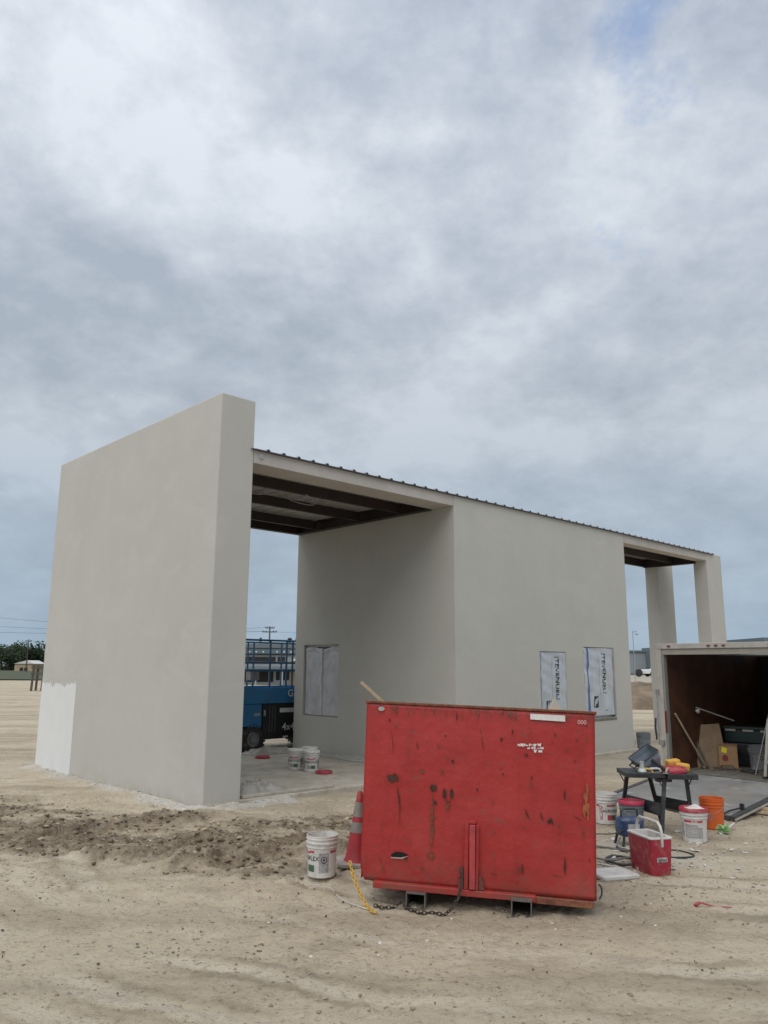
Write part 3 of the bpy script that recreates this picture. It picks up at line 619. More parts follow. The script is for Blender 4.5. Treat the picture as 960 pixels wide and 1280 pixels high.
# loose wires under the roof
mb = MB()
mb.tube([(2.6+0.3*math.sin(t*5), 1.2+0.25*t, 5.12-0.16*math.sin(t*3.1)) for t in np.linspace(0, 1, 14)], 0.008, 6)
mb.tube([(1.7+1.5*t, 1.28+0.15*math.sin(t*9), 5.11-0.10*math.sin(t*3.14)-0.03*math.sin(t*17)) for t in np.linspace(0, 1, 22)], 0.008, 6)
mb.tube([(1.6+0.25*math.cos(t), 1.35, 5.08+0.09*math.sin(t)) for t in np.linspace(0, 5.5, 16)], 0.008, 6)
mb.build('wire', mat('grey_wire', (0.3, 0.28, 0.26), 0.6), B)
mb = MB(); mb.lathe([(0.045, 0), (0.045, 0.012), (0.02, 0.018)], 16, 0, RT((TW+0.14, 0, HR-0.10), (R(90), 0, 0)), (True, True)); mb.build('junction_cover', steel, B)

# plank and plastic on the slab
def on_b(o, u, v, z=0.06, rz=0): x, y = bw(u, v); o.location = (x, y, z); o.rotation_euler = (0, 0, YAW+rz); return o
mb = MB(); mb.box(0, 1.75, -0.045, 0.045, 0.0, 0.04); on_b(tag(mb.build('plank', mat('plastered_plank', (0.40, 0.37, 0.31), 0.85, 0.2, 9), bevel=0.006), 'plaster-crusted plank lying along the slab edge beside the tall wall', 'plank'), 0.72, 0.12, 0.062, R(-1))
def crumple(name, label, w, l, hgt, u, v, rz=0, seed=0, m=film_white, nx=40, ny=30):
    def fn(i, j):
        e = min(1, 6*min(i, 1-i), 6*min(j, 1-j))
        n_ = float(fbm(np.array([i*5.0+seed]), np.array([j*4.0+seed*3]), 4)[0]); rr = 1-abs(2*n_-1)
        return (w*(i-0.5)+0.05*math.sin(j*11+seed), l*(j-0.5)+0.04*math.sin(i*13+seed), 0.006+hgt*e*rr**2.2)
    m_ = MB(); m_.grid(nx, ny, fn); o = m_.build(name, m, smooth=True); on_b(tag(o, label, 'plastic sheet', 'drop sheets on the slab'), u, v, 0.063, rz); return o
crumple('plastic_sheet', 'crumpled plastic sheet heaped at the inner foot of the tall wall', 0.95, 0.7, 0.13, 1.2, 0.62, 0.1, 1)
crumple('plastic_sheet', 'long strip of plastic sheet along the foot of the windowed side wall', 0.30, 4.0, 0.08, UB-0.2, 2.4, 0, 5, nx=20, ny=90)
crumple('plastic_sheet', 'crumpled plastic sheet in front of the blue lift wheel', 1.3, 0.6, 0.12, UB-0.75, 4.9, 0.1, 9)

# ------------------------------------------------------------------ buckets
BH = 0.37
def br(z): return 0.131+0.017*z/BH
def bent(m_, th0, th1, z0, z1, mi, off=0.0012, n=10):
    m_.grid(n, 2, lambda i, j: ((br(z0+(z1-z0)*j)+off)*math.cos(th0+(th1-th0)*i), (br(z0+(z1-z0)*j)+off)*math.sin(th0+(th1-th0)*i), z0+(z1-z0)*j), mi)
def bent_text(m_, s, size, th, z, mi, off=0.002, vert=False, sx=1.0):
    vs, fs = text(s, size); r = 0.14; pts = []
    for x, y, _ in vs:
        if vert: x, y = -y, x
        a = th+x*sx/r; zz = z+y; pts.append(((br(zz)+off)*math.cos(a), (br(zz)+off)*math.sin(a), zz))
    m_.add(pts, fs, mi)
def bucket_mesh():
    m_ = MB()
    prof = [(0.124, 0.0), (0.131, 0.006), (br(0.26), 0.26), (br(0.26)+0.007, 0.263), (br(0.27)+0.007, 0.272), (br(0.28), 0.275), (br(0.295), 0.295), (br(0.3)+0.009, 0.299),
            (br(0.31)+0.009, 0.312), (br(0.32), 0.315), (br(0.335), 0.335), (br(0.34)+0.006, 0.338), (br(0.35)+0.006, 0.345), (br(0.355), 0.348), (br(0.36)+0.004, 0.362), (br(0.37)+0.003, BH),
            (br(0.37)-0.004, BH), (br(0.36)-0.004, 0.355), (0.127, 0.012), (0.0, 0.012)]
    return m_.lathe(prof, 32)
_bm = {}
def bucket(label, x, y, z, rz, body, style='flex', lid=None, handle='down', group=None, sc=1.0):
    t = thing('bucket', label, 'bucket', (x, y, z), rz, group); t.scale = (sc,)*3
    if body.name not in _bm:
        o = bucket_mesh().build('bucket_body', body, t, smooth=True); _bm[body.name] = o.data
    else: link('bucket_body', _bm[body.name], t)
    m_ = MB(); ms = [ink_red, ink_black, ink_green, ink_grey, ink_white, mat('orange_grey_ink', (0.35, 0.22, 0.24), 0.6), mat('brown_ink', (0.30, 0.14, 0.12), 0.6)]
    if style == 'flex':      # front panel centred on angle 0, side label at +75 degrees
        bent(m_, -0.62, -0.2, 0.222, 0.243, 0); bent(m_, 0.2, 0.62, 0.222, 0.243, 0); bent(m_, -0.25, 0.25, 0.214, 0.230, 0)
        bent_text(m_, 'AKROFLEX', 0.056, 0.0, 0.172, 1, sx=0.98)
        bent(m_, -0.60, 0.05, 0.055, 0.115, 3); bent(m_, 0.05, 0.60, 0.055, 0.115, 2)
        bent(m_, 0.95, 1.65, 0.05, 0.225, 3); bent(m_, 1.72, 2.3, 0.222, 0.243, 0); bent(m_, -1.8, -0.9, 0.06, 0.22, 3)
        for k in range(14):
            a = 2*math.pi*k/14; a2 = a+0.47; r0, r1 = 0.024, 0.031
            pts = [(rr*math.cos(q_), rr*math.sin(q_)) for rr, q_ in ((r0, a), (r1, a), (r1, a2), (r0, a2))]
            m_.add([((br(0.16)+0.003)*math.cos(1.3+px/0.14), (br(0.16)+0.003)*math.sin(1.3+px/0.14), 0.165+pz) for px, pz in pts], [(0, 1, 2, 3)], 1)
        m_.add([((br(0.16)+0.003)*math.cos(1.3+px/0.14), (br(0.16)+0.003)*math.sin(1.3+px/0.14), 0.165+pz) for px, pz in ((-.008, -.01), (.01, -.008), (.008, .011), (-.01, .008))], [(0, 1, 2, 3)], 1)
    elif style == 'red':
        bent(m_, -1.15, -0.85, 0.06, 0.225, 0); bent_text(m_, 'OMEGA', 0.045, -1.0, 0.143, 4, 0.003, vert=True)
        bent(m_, -0.45, 0.5, 0.222, 0.243, 0); bent(m_, -1.5, -1.15, 0.222, 0.243, 0); bent_text(m_, 'AKROFLEX', 0.05, 0.05, 0.165, 1); bent(m_, -0.4, 0.1, 0.055, 0.12, 0); bent(m_, 0.1, 0.5, 0.055, 0.115, 2)
    elif style == 'plain':
        bent(m_, -0.85, 0.7, 0.222, 0.247, 0); bent(m_, -0.2, 0.25, 0.226, 0.240, 4, 0.002); bent_text(m_, 'OMEGA', 0.014, 0.02, 0.233, 0, 0.003)
        bent(m_, -0.80, 0.25, 0.05, 0.20, 3); bent(m_, 0.29, 0.7, 0.05, 0.17, 3)
        for k in range(7): bent(m_, -0.74, 0.18, 0.065+0.018*k, 0.069+0.018*k, 4, 0.002)
        bent(m_, -1.3, -0.95, 0.06, 0.21, 3)
    elif style == 'orange':
        for k in range(4):
            a = math.pi/2*k; p = [(0.065*math.cos(a+q_)*s_, 0.075*math.sin(a+q_)*s_) for q_, s_ in ((0, 1), (math.pi/2, 1), (math.pi/2, .8), (0, .8))]
            m_.add([((br(0.16)+0.002)*math.cos(px/0.14), (br(0.16)+0.002)*math.sin(px/0.14), 0.165+pz) for px, pz in p], [(0, 1, 2, 3)], 5)
        for k in range(4): bent(m_, -0.22, 0.22, 0.135+0.018*k, 0.142+0.018*k, 5)
    if m_.f: m_.build('label_print', ms, t, fix=False)
    hd = MB(); r0 = br(0.3)+0.014
    ang = {'down': R(-58), 'up': R(75)}[handle]
    pts = []
    for k in range(19):
        a = math.pi*k/18; px, pr_ = r0*math.cos(a), r0*math.sin(a)*1.12
        pts.append((pr_*math.cos(ang) if handle == 'up' else r0*math.sin(a)*1.03, px, 0.305+(pr_*math.sin(ang) if handle == 'up' else -0.115*math.sin(a))))
    hd.tube(pts, 0.0022, 6); hd.build('handle', steel, t)
    for s_ in (-1, 1):
        e = MB(); e.lathe([(0.014, 0), (0.014, 0.01), (0.006, 0.013)], 10, 0, RT((0, s_*(r0-0.014), 0.305), (R(-90*s_), 0, 0)), (True, True)); e.build('handle_ear', body, t)
    if lid: 
        l_ = lid_mesh(); l_.build('lid', lid, t, smooth=True, T=RT((0, 0, BH-0.038)))
    return t
def lid_mesh():
    m_ = MB(); r = 0.160
    return m_.lathe([(r-0.004, 0), (r, 0.004), (r, 0.036), (r-0.005, 0.044), (r-0.016, 0.044), (r-0.020, 0.030), (0.02, 0.031), (0, 0.031)], 32, 0, None, (False, False)).lathe([(0, 0.024), (r-0.012, 0.022), (r-0.006, 0.0)], 32, 0, None, (False, False))
def lid_on_ground(label, x, y, z, tilt=(0, 0, 0), group='red bucket lids on the slab'):
    o = lid_mesh().build('bucket_lid', red_pl, smooth=True); o.location = (x, y, z); o.rotation_euler = tilt; return tag(o, label, 'lid', group)
bucket('open white bucket with black lettering standing left of the traffic cone', -0.575, 8.0, gz(-0.575, 8.0)-0.004, R(-152), white_pl, 'flex')
gr = 'white buckets on the slab'
bucket('white paint bucket on the slab, right one of the close pair', -1.33, 15.25, 0.062, R(-88), white_pl, 'flex', group=gr, lid=white_pl)
bucket('white paint bucket on the slab, left one of the close pair', -1.65, 15.5, 0.062, R(-100), white_pl, 'flex', group=gr, lid=white_pl)
bucket('white paint bucket half hidden behind the close pair on the slab', -1.42, 15.85, 0.062, R(-60), white_pl, 'flex', group=gr, lid=white_pl)
lid_on_ground('red bucket lid lying on the slab before the white buckets', -1.07, 14.95, 0.062)
lid_on_ground('red bucket lid lying by the blue lift wheel', -2.55, 17.3, 0.062)
gr = 'buckets around the work table'
bucket('open white bucket with red lettering strip beside the red bin edge', 2.93, 10.80, gz(2.93, 10.8), R(-75), white_pl, 'red', group=gr)
bucket('dark grey bucket with pinkish red rim behind the blue paint sprayer', 3.10, 10.25, gz(3.1, 10.25), R(-70), grey_pl, 'none', group=gr, lid=mat('pink_red_plastic', (0.42, 0.03, 0.07), 0.4, 0.1))
bucket('white bucket with red lid and grey label under the table edge', 3.68, 9.76, gz(3.68, 9.76), R(-110), white_pl, 'plain', group=gr, lid=red_pl)
bucket('bright orange open bucket beside the trailer ramp corner', 4.23, 10.58, gz(4.23, 10.58), R(-128), orange_pl, 'orange', group=gr)
bucket('grey bucket at the far corner of the windowed front wall', 6.42, 19.95, gz(6.42, 19.95), R(-90), grey_pl, 'none', sc=1.15)
# rag on the red lid
mb = MB(); mb.grid(16, 12, lambda i, j: (0.20*(i-0.5), 0.14*(j-0.5), 0.03*math.sin(3.1*i)*math.sin(3.1*j)*(1+0.5*math.sin(9*i+4*j))))
o = mb.build('rag', white_pl, smooth=True); o.location = (3.70, 9.78, gz(3.68, 9.76)+0.364); tag(o, 'white rag lying on the red bucket lid', 'rag')

# ------------------------------------------------------------------ red hopper
HP = thing('steel_hopper', 'battered red steel forklift hopper full of scrap, dead centre on the dirt', 'hopper', (0.775, 7.03, 0.0), 0, rot=(R(0.3), R(1.9), R(-10.5)))
Wd, Ht, Zb = 1.96, 1.635, 0.155
xl0, xl1, xr0, xr1 = -0.985, -0.985, 0.985, 0.985   # bottom-left, top-left, bottom-right, top-right
def quadbox(pts, th, nrm):
    n_ = Vector(nrm)*th; m_ = MB(); a = [Vector(p) for p in pts]; return m_.add(a+[p+n_ for p in a], [(0, 1, 2, 3), (7, 6, 5, 4), (0, 4, 5, 1), (1, 5, 6, 2), (2, 6, 7, 3), (3, 7, 4, 0)])
# back panel with slight dents
def dent(i, j):
    i = min(1, max(0, i)); j = min(1, max(0, j)); return 0.034*float(fbm(np.array([i*4.0+2]), np.array([j*3.0+1]), 3)[0])*math.sin(math.pi*i)**0.5*math.sin(math.pi*j)**0.5
def onp(x, z, y): return -dent((x-xl0)/(xr0-xl0), (z-Zb)/(Ht-Zb))+y+0.004
def pan(i, j):
    x0 = xl0+(xl1-xl0)*j; x1 = xr0+(xr1-xr0)*j; x = x0+(x1-x0)*i; z = Zb+(Ht-Zb)*j
    y = dent(i, j)
    ch = 0.09  # clipped lower-left corner
    if j < 0.06 and i < 0.03: x = x+0.04*(1-i/0.03)*(1-j/0.06)
    return (x, -y, z)
mb = MB(); mb.grid(60, 44, pan); bp = mb.build('back_panel', red_hop, HP, smooth=True)
md = bp.modifiers.new('solid', 'SOLIDIFY'); md.thickness = 0.008; md.offset = 1
DP = 1.55
for s_, xb, xt in ((-1, xl0, xl1), (1, xr0, xr1)):
    q_ = quadbox([(xb-0.006*s_, 0.05 if s_ < 0 else 0.01, Zb), (xt-0.006*s_, 0.01, Ht), (xt-0.04*s_, DP+0.1, Ht-0.22), (xb-0.006*s_, 0.75, Zb)], 0.008, (s_*1.0, 0, 0)); q_.build('side_panel', red_hop, HP)
q_ = quadbox([(xl0+0.01, 0.75, Zb), (xr0-0.01, 0.75, Zb), (xr1-0.04, DP+0.1, Ht-0.22), (xl1+0.04, DP+0.1, Ht-0.22)], 0.008, (0, 0.7, -0.7)); q_.build('sloping_front', red_hop, HP)
mb = MB(); mb.box(xl0+0.1, xr0-0.01, 0.01, 0.76, Zb-0.006, Zb+0.004); mb.build('floor_plate', red_hop, HP)
mb = MB(); mb.box(xl1-0.002, xr1+0.002, -0.012, 0.035, Ht-0.004, Ht+0.016); mb.build('rim', rust_l, HP, bevel=0.004)
for s_, xt in ((-1, xl1), (1, xr1)):
    mb = MB(); mb.bar((xt, 0.03, Ht+0.004), (xt-0.034*s_, DP+0.1, Ht-0.214), 0.04, 0.022); mb.build('rim', red_hop, HP)
# undercarriage
mb = MB(); mb.box(-0.86, 0.50, -0.06, 0.02, 0.112, 0.162); mb.build('base_beam', red_hop, HP, bevel=0.006)
mb = MB(); mb.box(0.50, 0.96, -0.03, 0.02, 0.10, 0.15); mb.build('base_beam', mat('rusty_red', (0.17, 0.055, 0.035), 0.8, 0.5, 18, dirt=(0.35, 0.22, 0.05), dscale=9), HP, bevel=0.004)
pk = mat('grey_tube_steel', (0.10, 0.095, 0.085), 0.6, 0.3, 10, dirt=(0.2, 0.15, 0.1), dscale=7)
for xc, zc_, y0 in ((-0.485, -0.022, -0.10), (0.385, 0.008, -0.14)):
    m_ = MB(); w2, hh, t_ = 0.083, 0.135, 0.010
    m_.box(xc-w2, xc+w2, y0, 1.2, zc_, zc_+t_).box(xc-w2, xc+w2, y0, 1.2, zc_+hh-t_, zc_+hh).box(xc-w2, xc-w2+t_, y0+0.001, 1.2, zc_+t_, zc_+hh-t_).box(xc+w2-t_, xc+w2, y0+0.001, 1.2, zc_+t_, zc_+hh-t_)
    m_.build('fork_pocket', pk, HP)
# latch bar and bracket
lm = mat('latch_red', (0.40, 0.05, 0.055), 0.5, 0.2, 12, dirt=(0.10, 0.03, 0.02), dscale=10)
mb = MB(); mb.bar((-0.02, -0.05, 0.17), (-0.025, -0.05, 0.68), 0.05, 0.045, 0, (0, 1, 0)); lb = mb.build('latch_bar', lm, HP, bevel=0.006)
mb = MB(); mb.box(-0.09, -0.055, -0.05, -0.012, 0.165, 0.70); mb.build('latch_guide', red_hop, HP, bevel=0.003)
mb = MB(); mb.box(0.005, 0.03, -0.05, -0.012, 0.165, 0.68); mb.build('latch_guide', red_hop, HP, bevel=0.003)
mb = MB(); mb.box(-0.055, 0.004, -0.06, -0.01, 0.685, 0.71); mb.build('latch_stop', red_hop, HP, bevel=0.004)
mb = MB(); mb.prism([(-0.14, 0.165), (-0.095, 0.165), (-0.095, 0.33), (-0.12, 0.34)], 0.012, 0.045, 0, RT((0, 0, 0), (R(90), 0, 0))); mb.build('latch_bracket', mat('rusty_bracket', (0.13, 0.04, 0.03), 0.8, 0.5, 14), HP, bevel=0.004)
mb = MB(); mb.prism([(0.034, 0.165), (0.085, 0.165), (0.055, 0.27), (0.034, 0.29)], 0.012, 0.045, 0, RT((0, 0, 0), (R(90), 0, 0))); mb.build('latch_bracket', mat('rusty_bracket', (0.13, 0.04, 0.03)), HP, bevel=0.004)
def mark(pts, m, nm='rust_mark', y=-0.016):
    m_ = MB(); m_.add([(x, onp(x, z, y), z) for x, z in pts], [tuple(range(len(pts)))]); return m_.build(nm, m, HP, fix=False)
def blob(cx_, cz, rx, rz, m, nm='rust_mark', n=13, jag=0.35, y=-0.016, seed=0):
    r_ = random.Random(seed); return mark([(cx_+rx*(1+jag*r_.uniform(-1, 1))*math.cos(2*math.pi*k/n), cz+rz*(1+jag*r_.uniform(-1, 1))*math.sin(2*math.pi*k/n)) for k in range(n)], m, nm, y)
def streakm(pts, w, m, nm='rust_streak', y=-0.018):
    m_ = MB(); k = len(pts); L_ = []; Rr = []
    for i, (x, z) in enumerate(pts):
        ww = w*(0.4+0.9*random.random())*(0.15 if i in (0, k-1) else 1.0); L_.append((x-ww, onp(x, z, y), z)); Rr.append((x+ww, onp(x, z, y), z+0.002))
    m_.add(L_+Rr, [(i, i+1, k+i+1, k+i) for i in range(k-1)]); return m_.build(nm, m, HP, fix=False)
def hx(px): return -0.985+(px-452)/291*1.97          # photo column / row to panel metres, done once by hand
def hz(py, px=600): return 1.635-(py-(877+(px-458)*0.053))/(228+(px-458)*0.03)*1.48
holem = mat('dark_opening', (0.006, 0.005, 0.005), 0.9)
blob(hx(492), hz(976, 492), 0.05, 0.033, rust, seed=3, jag=0.5)
streakm([(hx(496), hz(985, 496)), (hx(499), hz(1000, 499)), (hx(501), hz(1015, 501)), (hx(500), hz(1040, 500))], 0.006, rust)
streakm([(hx(486), hz(912, 486)), (hx(489), hz(930, 489)), (hx(490), hz(945, 490))], 0.004, rust)
streakm([(hx(549), hz(915, 549)), (hx(549), hz(948, 549))], 0.003, rust)
blob(hx(543), hz(989, 543), 0.03, 0.028, rust, seed=5, jag=0.3)
streakm([(hx(543), hz(995, 543)), (hx(542), hz(1020, 542)), (hx(543), hz(1045, 543)), (hx(542), hz(1068, 542))], 0.014, rust_l)
blob(hx(542), hz(1074, 542), 0.03, 0.028, rust_l, seed=6, jag=0.2); blob(hx(542), hz(1074, 542), 0.014, 0.013, red_hop, seed=7, jag=0.1, y=-0.019)
for dx_ in (-4.5, 4.5): blob(hx(562+dx_), hz(996, 562), 0.017, 0.04, rust, seed=8+int(dx_), jag=0.2)
streakm([(hx(558), hz(1003, 562)), (hx(562), hz(1008, 562)), (hx(566), hz(1003, 562))], 0.012, rust); blob(hx(562), hz(1012, 562), 0.014, 0.04, rust_l, seed=14)
mark([(hx(491), hz(1073, 491)), (hx(497), hz(1069.5, 497)), (hx(506), hz(1070, 506)), (hx(514), hz(1073.5, 514)), (hx(504), hz(1076, 504)), (hx(492), hz(1075.5, 492))], holem, 'torn_hole')
mark([(hx(491), hz(1076, 491)), (hx(504), hz(1076.5, 504)), (hx(514), hz(1074.5, 514)), (hx(506), hz(1078, 506)), (hx(492), hz(1077.5, 492))], mat('bare_steel', (0.4, 0.38, 0.35), 0.5, 0.2, metal=0.4), 'torn_lip', -0.02)
for k, (px, py, ln, tl_) in enumerate([(665, 980, 10, 2), (666, 973, 6, 0), (658, 1015, 12, 5), (661, 1022, 5, 3), (676, 1018, 12, 4), (689, 1025, 10, 3), (698, 1032, 9, 3), (706, 990, 15, 0), (716, 1023, 6, 10), (732, 922, 8, 4), (693, 917, 5, 3), (720, 925, 4, 3),
                                     (708, 937, 5, 3), (624, 966, -4, 8), (642, 912, 7, 0), (663, 915, 4, 2), (690, 929, 2, 3), (732, 905, 6, 1), (728, 1043, 7, 0), (735, 1077, 4, 0), (706, 1075, 22, 0), (480, 1085, 12, 3), (476, 1075, 10, 4), (630, 886, 8, 0), (640, 888, 12, 0), (493, 882, 3, 1), (571, 890, 12, 0),
                                     (620, 1000, 14, -4), (603, 922, 20, 3), (520, 930, 9, 2), (560, 945, 12, 0), (690, 1096, 3, 14), (615, 1095, 2, 10), (650, 1085, 12, 0), (655, 1083, 14, 0)]):
    streakm([(hx(px), hz(py, px)), (hx(px+tl_*0.5), hz(py+ln*0.5, px)), (hx(px+tl_), hz(py+ln, px))], 0.004+0.006*random.random(), rust if k % 3 else rust_l, 'scratch')
for k in range(46):     # rust runs and chips along the top edge and the lower right
    px = 470+random.random()*268; ln = 2+random.random()**2*16; py = 879+(px-458)*0.053
    streakm([(hx(px), hz(py, px)), (hx(px+0.3), hz(py+ln*0.6, px)), (hx(px+random.uniform(-1, 1)), hz(py+ln, px))], 0.003+0.004*random.random(), rust_l, 'rust_run', -0.0175)
for k in range(30): blob(hx(480+random.random()*255), hz(895+random.random()*205), 0.006+0.012*random.random()**2, 0.006+0.016*random.random()**2, rust if k % 2 else rust_l, 'paint_chip', 8, 0.5, seed=100+k)
for k in range(7): blob(hx(734+random.uniform(-4, 4)), hz(988+k*6+random.uniform(-3, 3), 733), 0.006+0.012*random.random(), 0.02+0.03*random.random(), mat('ochre_paint', (0.30, 0.085, 0.03), 0.7, 0.3, 20), 'ochre_smear', 11, 0.5, -0.0165, 300+k)
mark([(hx(664), hz(892, 664)), (hx(707), hz(894.5, 707)), (hx(707), hz(902.5, 707)), (hx(664), hz(899.5, 664))], mat('white_sticker', (0.62, 0.60, 0.57), 0.6, 0.08, 20), 'sticker', -0.02)
rr_ = random.Random(5)
for rowz, a, b_ in ((933, 648, 678), (937, 660, 678), (941, 668, 677)):      # torn remains of a white lettered decal
    px = a
    while px < b_:
        w_ = rr_.uniform(1.2, 4.5); dz_ = rr_.uniform(1.5, 5.0)
        q0 = [rr_.uniform(-0.8, 0.8) for _ in range(6)]; mark([(hx(px+q0[0]), hz(rowz-dz_*0.5, px)), (hx(px+w_*0.5+q0[1]), hz(rowz-dz_*0.3+q0[2], px)), (hx(px+w_), hz(rowz-dz_*0.6, px)), (hx(px+w_*0.8+q0[3]), hz(rowz+dz_*0.5, px)), (hx(px+w_*0.4), hz(rowz+dz_*0.2+q0[4], px)), (hx(px+w_*0.1+q0[5]), hz(rowz+dz_*0.4, px))], ink_white, 'decal_scrap', -0.02); px += w_+rr_.uniform(-0.2, 1.2)
m_ = MB(); vs, fs = text('000', 0.05); m_.add([(hx(727.5)+x, onp(hx(727.5)+x, hz(903.5, 727)+y, -0.02), hz(903.5, 727)+y) for x, y, _ in vs], fs); m_.build('number_print', mat('pale_pink_ink', (0.6, 0.35, 0.33), 0.6), HP, fix=False)
# torn-metal ear at the top left, hook at the right edge
blob(hx(472), hz(885, 472), 0.03, 0.018, mat('bare_steel', (0.4, 0.38, 0.35)), 'bolt_plate', 9, 0.2, -0.02, 77)
mb = MB(); mb.tube([(xr0+0.012+0.03*math.sin(a), -0.005, 0.23+0.055*math.cos(a)) for a in np.linspace(0.1, 3.0, 9)], 0.008, 6); mb.build('side_hook', black_mt, HP)

def chain(name, label, pts, link_l, wire, m, parent=None):
    """interlocking links along a polyline"""
    P = [Vector(p) for p in pts]; seg = [(P[i+1]-P[i]).length for i in range(len(P)-1)]; tot = sum(seg); n_ = int(tot/(link_l*0.72)); mb = MB()
    for k in range(n_):
        d = (k+0.5)/n_*tot; i = 0
        while d > seg[i] and i < len(seg)-1: d -= seg[i]; i += 1
        p = P[i].lerp(P[i+1], d/seg[i]); a = (P[i+1]-P[i]).normalized(); s1 = a.cross(Vector((0.3, 0.2, 1))).normalized(); s2 = a.cross(s1)
        side = (s1+s2*0.35).normalized() if k % 2 else (s2-s1*0.35).normalized(); r = link_l*0.28; h2 = link_l*0.5-r
        loop = [p+a*(h2+r*math.sin(t))+side*(r*math.cos(t)) for t in np.linspace(0, math.pi, 5)]+[p-a*(h2+r*math.sin(t))-side*(r*math.cos(t)) for t in np.linspace(0, math.pi, 5)]
        mb.tube(loop, wire, 5, closed=True)
    return tag(mb.build(name, m), label, 'chain')
rc = mat('rusty_chain_steel', (0.05, 0.036, 0.028), 0.75, 0.4, 30)
g_ = lambda x, y, dz=0.015: (x, y, gz(x, y)+dz)
chain('yellow_chain', 'yellow plastic chain hanging off the red hopper corner', [(-0.275, 7.20, 0.33), (-0.25, 7.17, 0.24), (-0.21, 7.13, 0.15), (-0.17, 7.10, 0.08), g_(-0.13, 7.06, 0.03), g_(-0.08, 6.98), g_(-0.05, 6.9)], 0.042, 0.005, yellow)
chain('rusty_chain', 'rusty chain draped from the hopper latch onto the dirt', [(0.66, 6.97, 0.33), (0.655, 6.95, 0.2), (0.63, 6.93, 0.11), (0.58, 6.90, 0.05), g_(0.52, 6.92), g_(0.43, 6.92), g_(0.32, 6.93), g_(0.2, 7.0), (0.17, 7.06, 0.05), g_(0.1, 7.06), g_(0.0, 7.05), g_(-0.06, 7.1)], 0.042, 0.0048, rc)
# scrap sticking out of the hopper
def scrap(name, label, cat, fn, m): o_ = fn().build(name, m, bevel=0.002); return tag(o_, label, cat, 'scrap in the red hopper')
scrap('wood_stick', 'pale splintered stick poking out of the hopper top corner', 'stick', lambda: MB().bar((-0.22, 7.95, 1.83), (0.25, 7.95, 1.42), 0.035, 0.03), wood_l)
scrap('foam_board', 'pale triangular board corner sticking up behind the hopper sticker', 'board', lambda: MB().add([(1.36, 7.6, 1.2), (1.98, 7.62, 1.2), (1.62, 7.6, 1.69), (1.36, 7.62, 1.2), (1.98, 7.64, 1.2), (1.62, 7.62, 1.69)], [(0, 1, 2), (5, 4, 3), (0, 3, 4, 1), (1, 4, 5, 2), (2, 5, 3, 0)]), mat('cream_board', (0.60, 0.53, 0.42), 0.8, 0.08))
scrap('wood_scrap', 'broken plywood scrap lying inside the hopper', 'scrap', lambda: MB().box(0.1, 0.9, 7.6, 8.3, 1.25, 1.275), tan_board)

# ------------------------------------------------------------------ traffic cone
ct = thing('traffic_cone', 'grubby red traffic cone with grey reflective collars against the hopper', 'cone', (-0.262, 8.46, gz(-0.262, 8.46)), R(12), rot=(0, R(3.0), R(8)))
cone_m = mat('faded_cone_red', (0.33, 0.022, 0.03), 0.55, 0.15, 8, dirt=(0.22, 0.09, 0.075), dscale=9, damt=0.6)
mb = MB(); mb.prism([(-.19, -.16), (-.16, -.19), (.16, -.19), (.19, -.16), (.19, .16), (.16, .19), (-.16, .19), (-.19, .16)], 0.0, 0.035); mb.build('base', mat('cone_base_plastic', (0.33, 0.30, 0.27), 0.8, 0.2, 9, dirt=(0.12, 0.1, 0.08)), ct, bevel=0.006)
cr_ = lambda z: 0.122-0.094*z/0.70
mb = MB(); mb.lathe([(cr_(0.0)+0.01, 0.034)]+[(cr_(z), z) for z in (0.06, 0.2, 0.4, 0.6, 0.69)]+[(0.02, 0.705), (0.012, 0.705), (0.012, 0.6)], 26, caps=(False, False)); mb.build('cone_body', cone_m, ct, smooth=True)
for z0, z1 in ((0.31, 0.41), (0.46, 0.60)):
    mb = MB(); mb.lathe([(cr_(z0)+0.003, z0), (cr_(z1)+0.003, z1)], 26, caps=(False, False)); mb.build('reflective_collar', mat('dirty_reflective', (0.21, 0.19, 0.165), 0.5, 0.15, 14, dirt=(0.2, 0.17, 0.14), dscale=10), ct, smooth=True)

# ------------------------------------------------------------------ cooler and its lid
ck = thing('cooler', 'open red picnic cooler with white rim and raised white handle', 'cooler', (2.675, 8.31, gz(2.67, 8.3)-0.005), R(0), rot=(0, 0, R(104)))
def rrect(hx_, hy, r, n=5):
    return [(sx_*(hx_-r)+r*math.cos(a), sy*(hy-r)+r*math.sin(a)) for sx_, sy, a0 in ((1, 1, 0), (-1, 1, 90), (-1, -1, 180), (1, -1, 270)) for a in [R(a0+90*k/n) for k in range(n+1)]]
def shell(levels, name, m, parent, closed_bottom=True, smooth=True, close_top=False):
    mb = MB(); vs = []; k = len(levels[0][0])
    for poly, z in levels: vs += [(x, y, z) for x, y in poly]
    fs = [(i*k+j, i*k+(j+1) % k, (i+1)*k+(j+1) % k, (i+1)*k+j) for i in range(len(levels)-1) for j in range(k)]
    if closed_bottom: fs.append(tuple(range(k-1, -1, -1)))
    if close_top: fs.append(tuple((len(levels)-1)*k+j for j in range(k)))
    mb.add(vs, fs); return mb.build(name, m, parent, smooth=smooth)
hl, hw, hc = 0.215, 0.125, 0.34
shell([(rrect(hl*0.9, hw*0.86, 0.03), 0), (rrect(hl*0.915, hw*0.88, 0.035), 0.008), (rrect(hl, hw, 0.035), hc)], 'cooler_body', red_pl, ck)
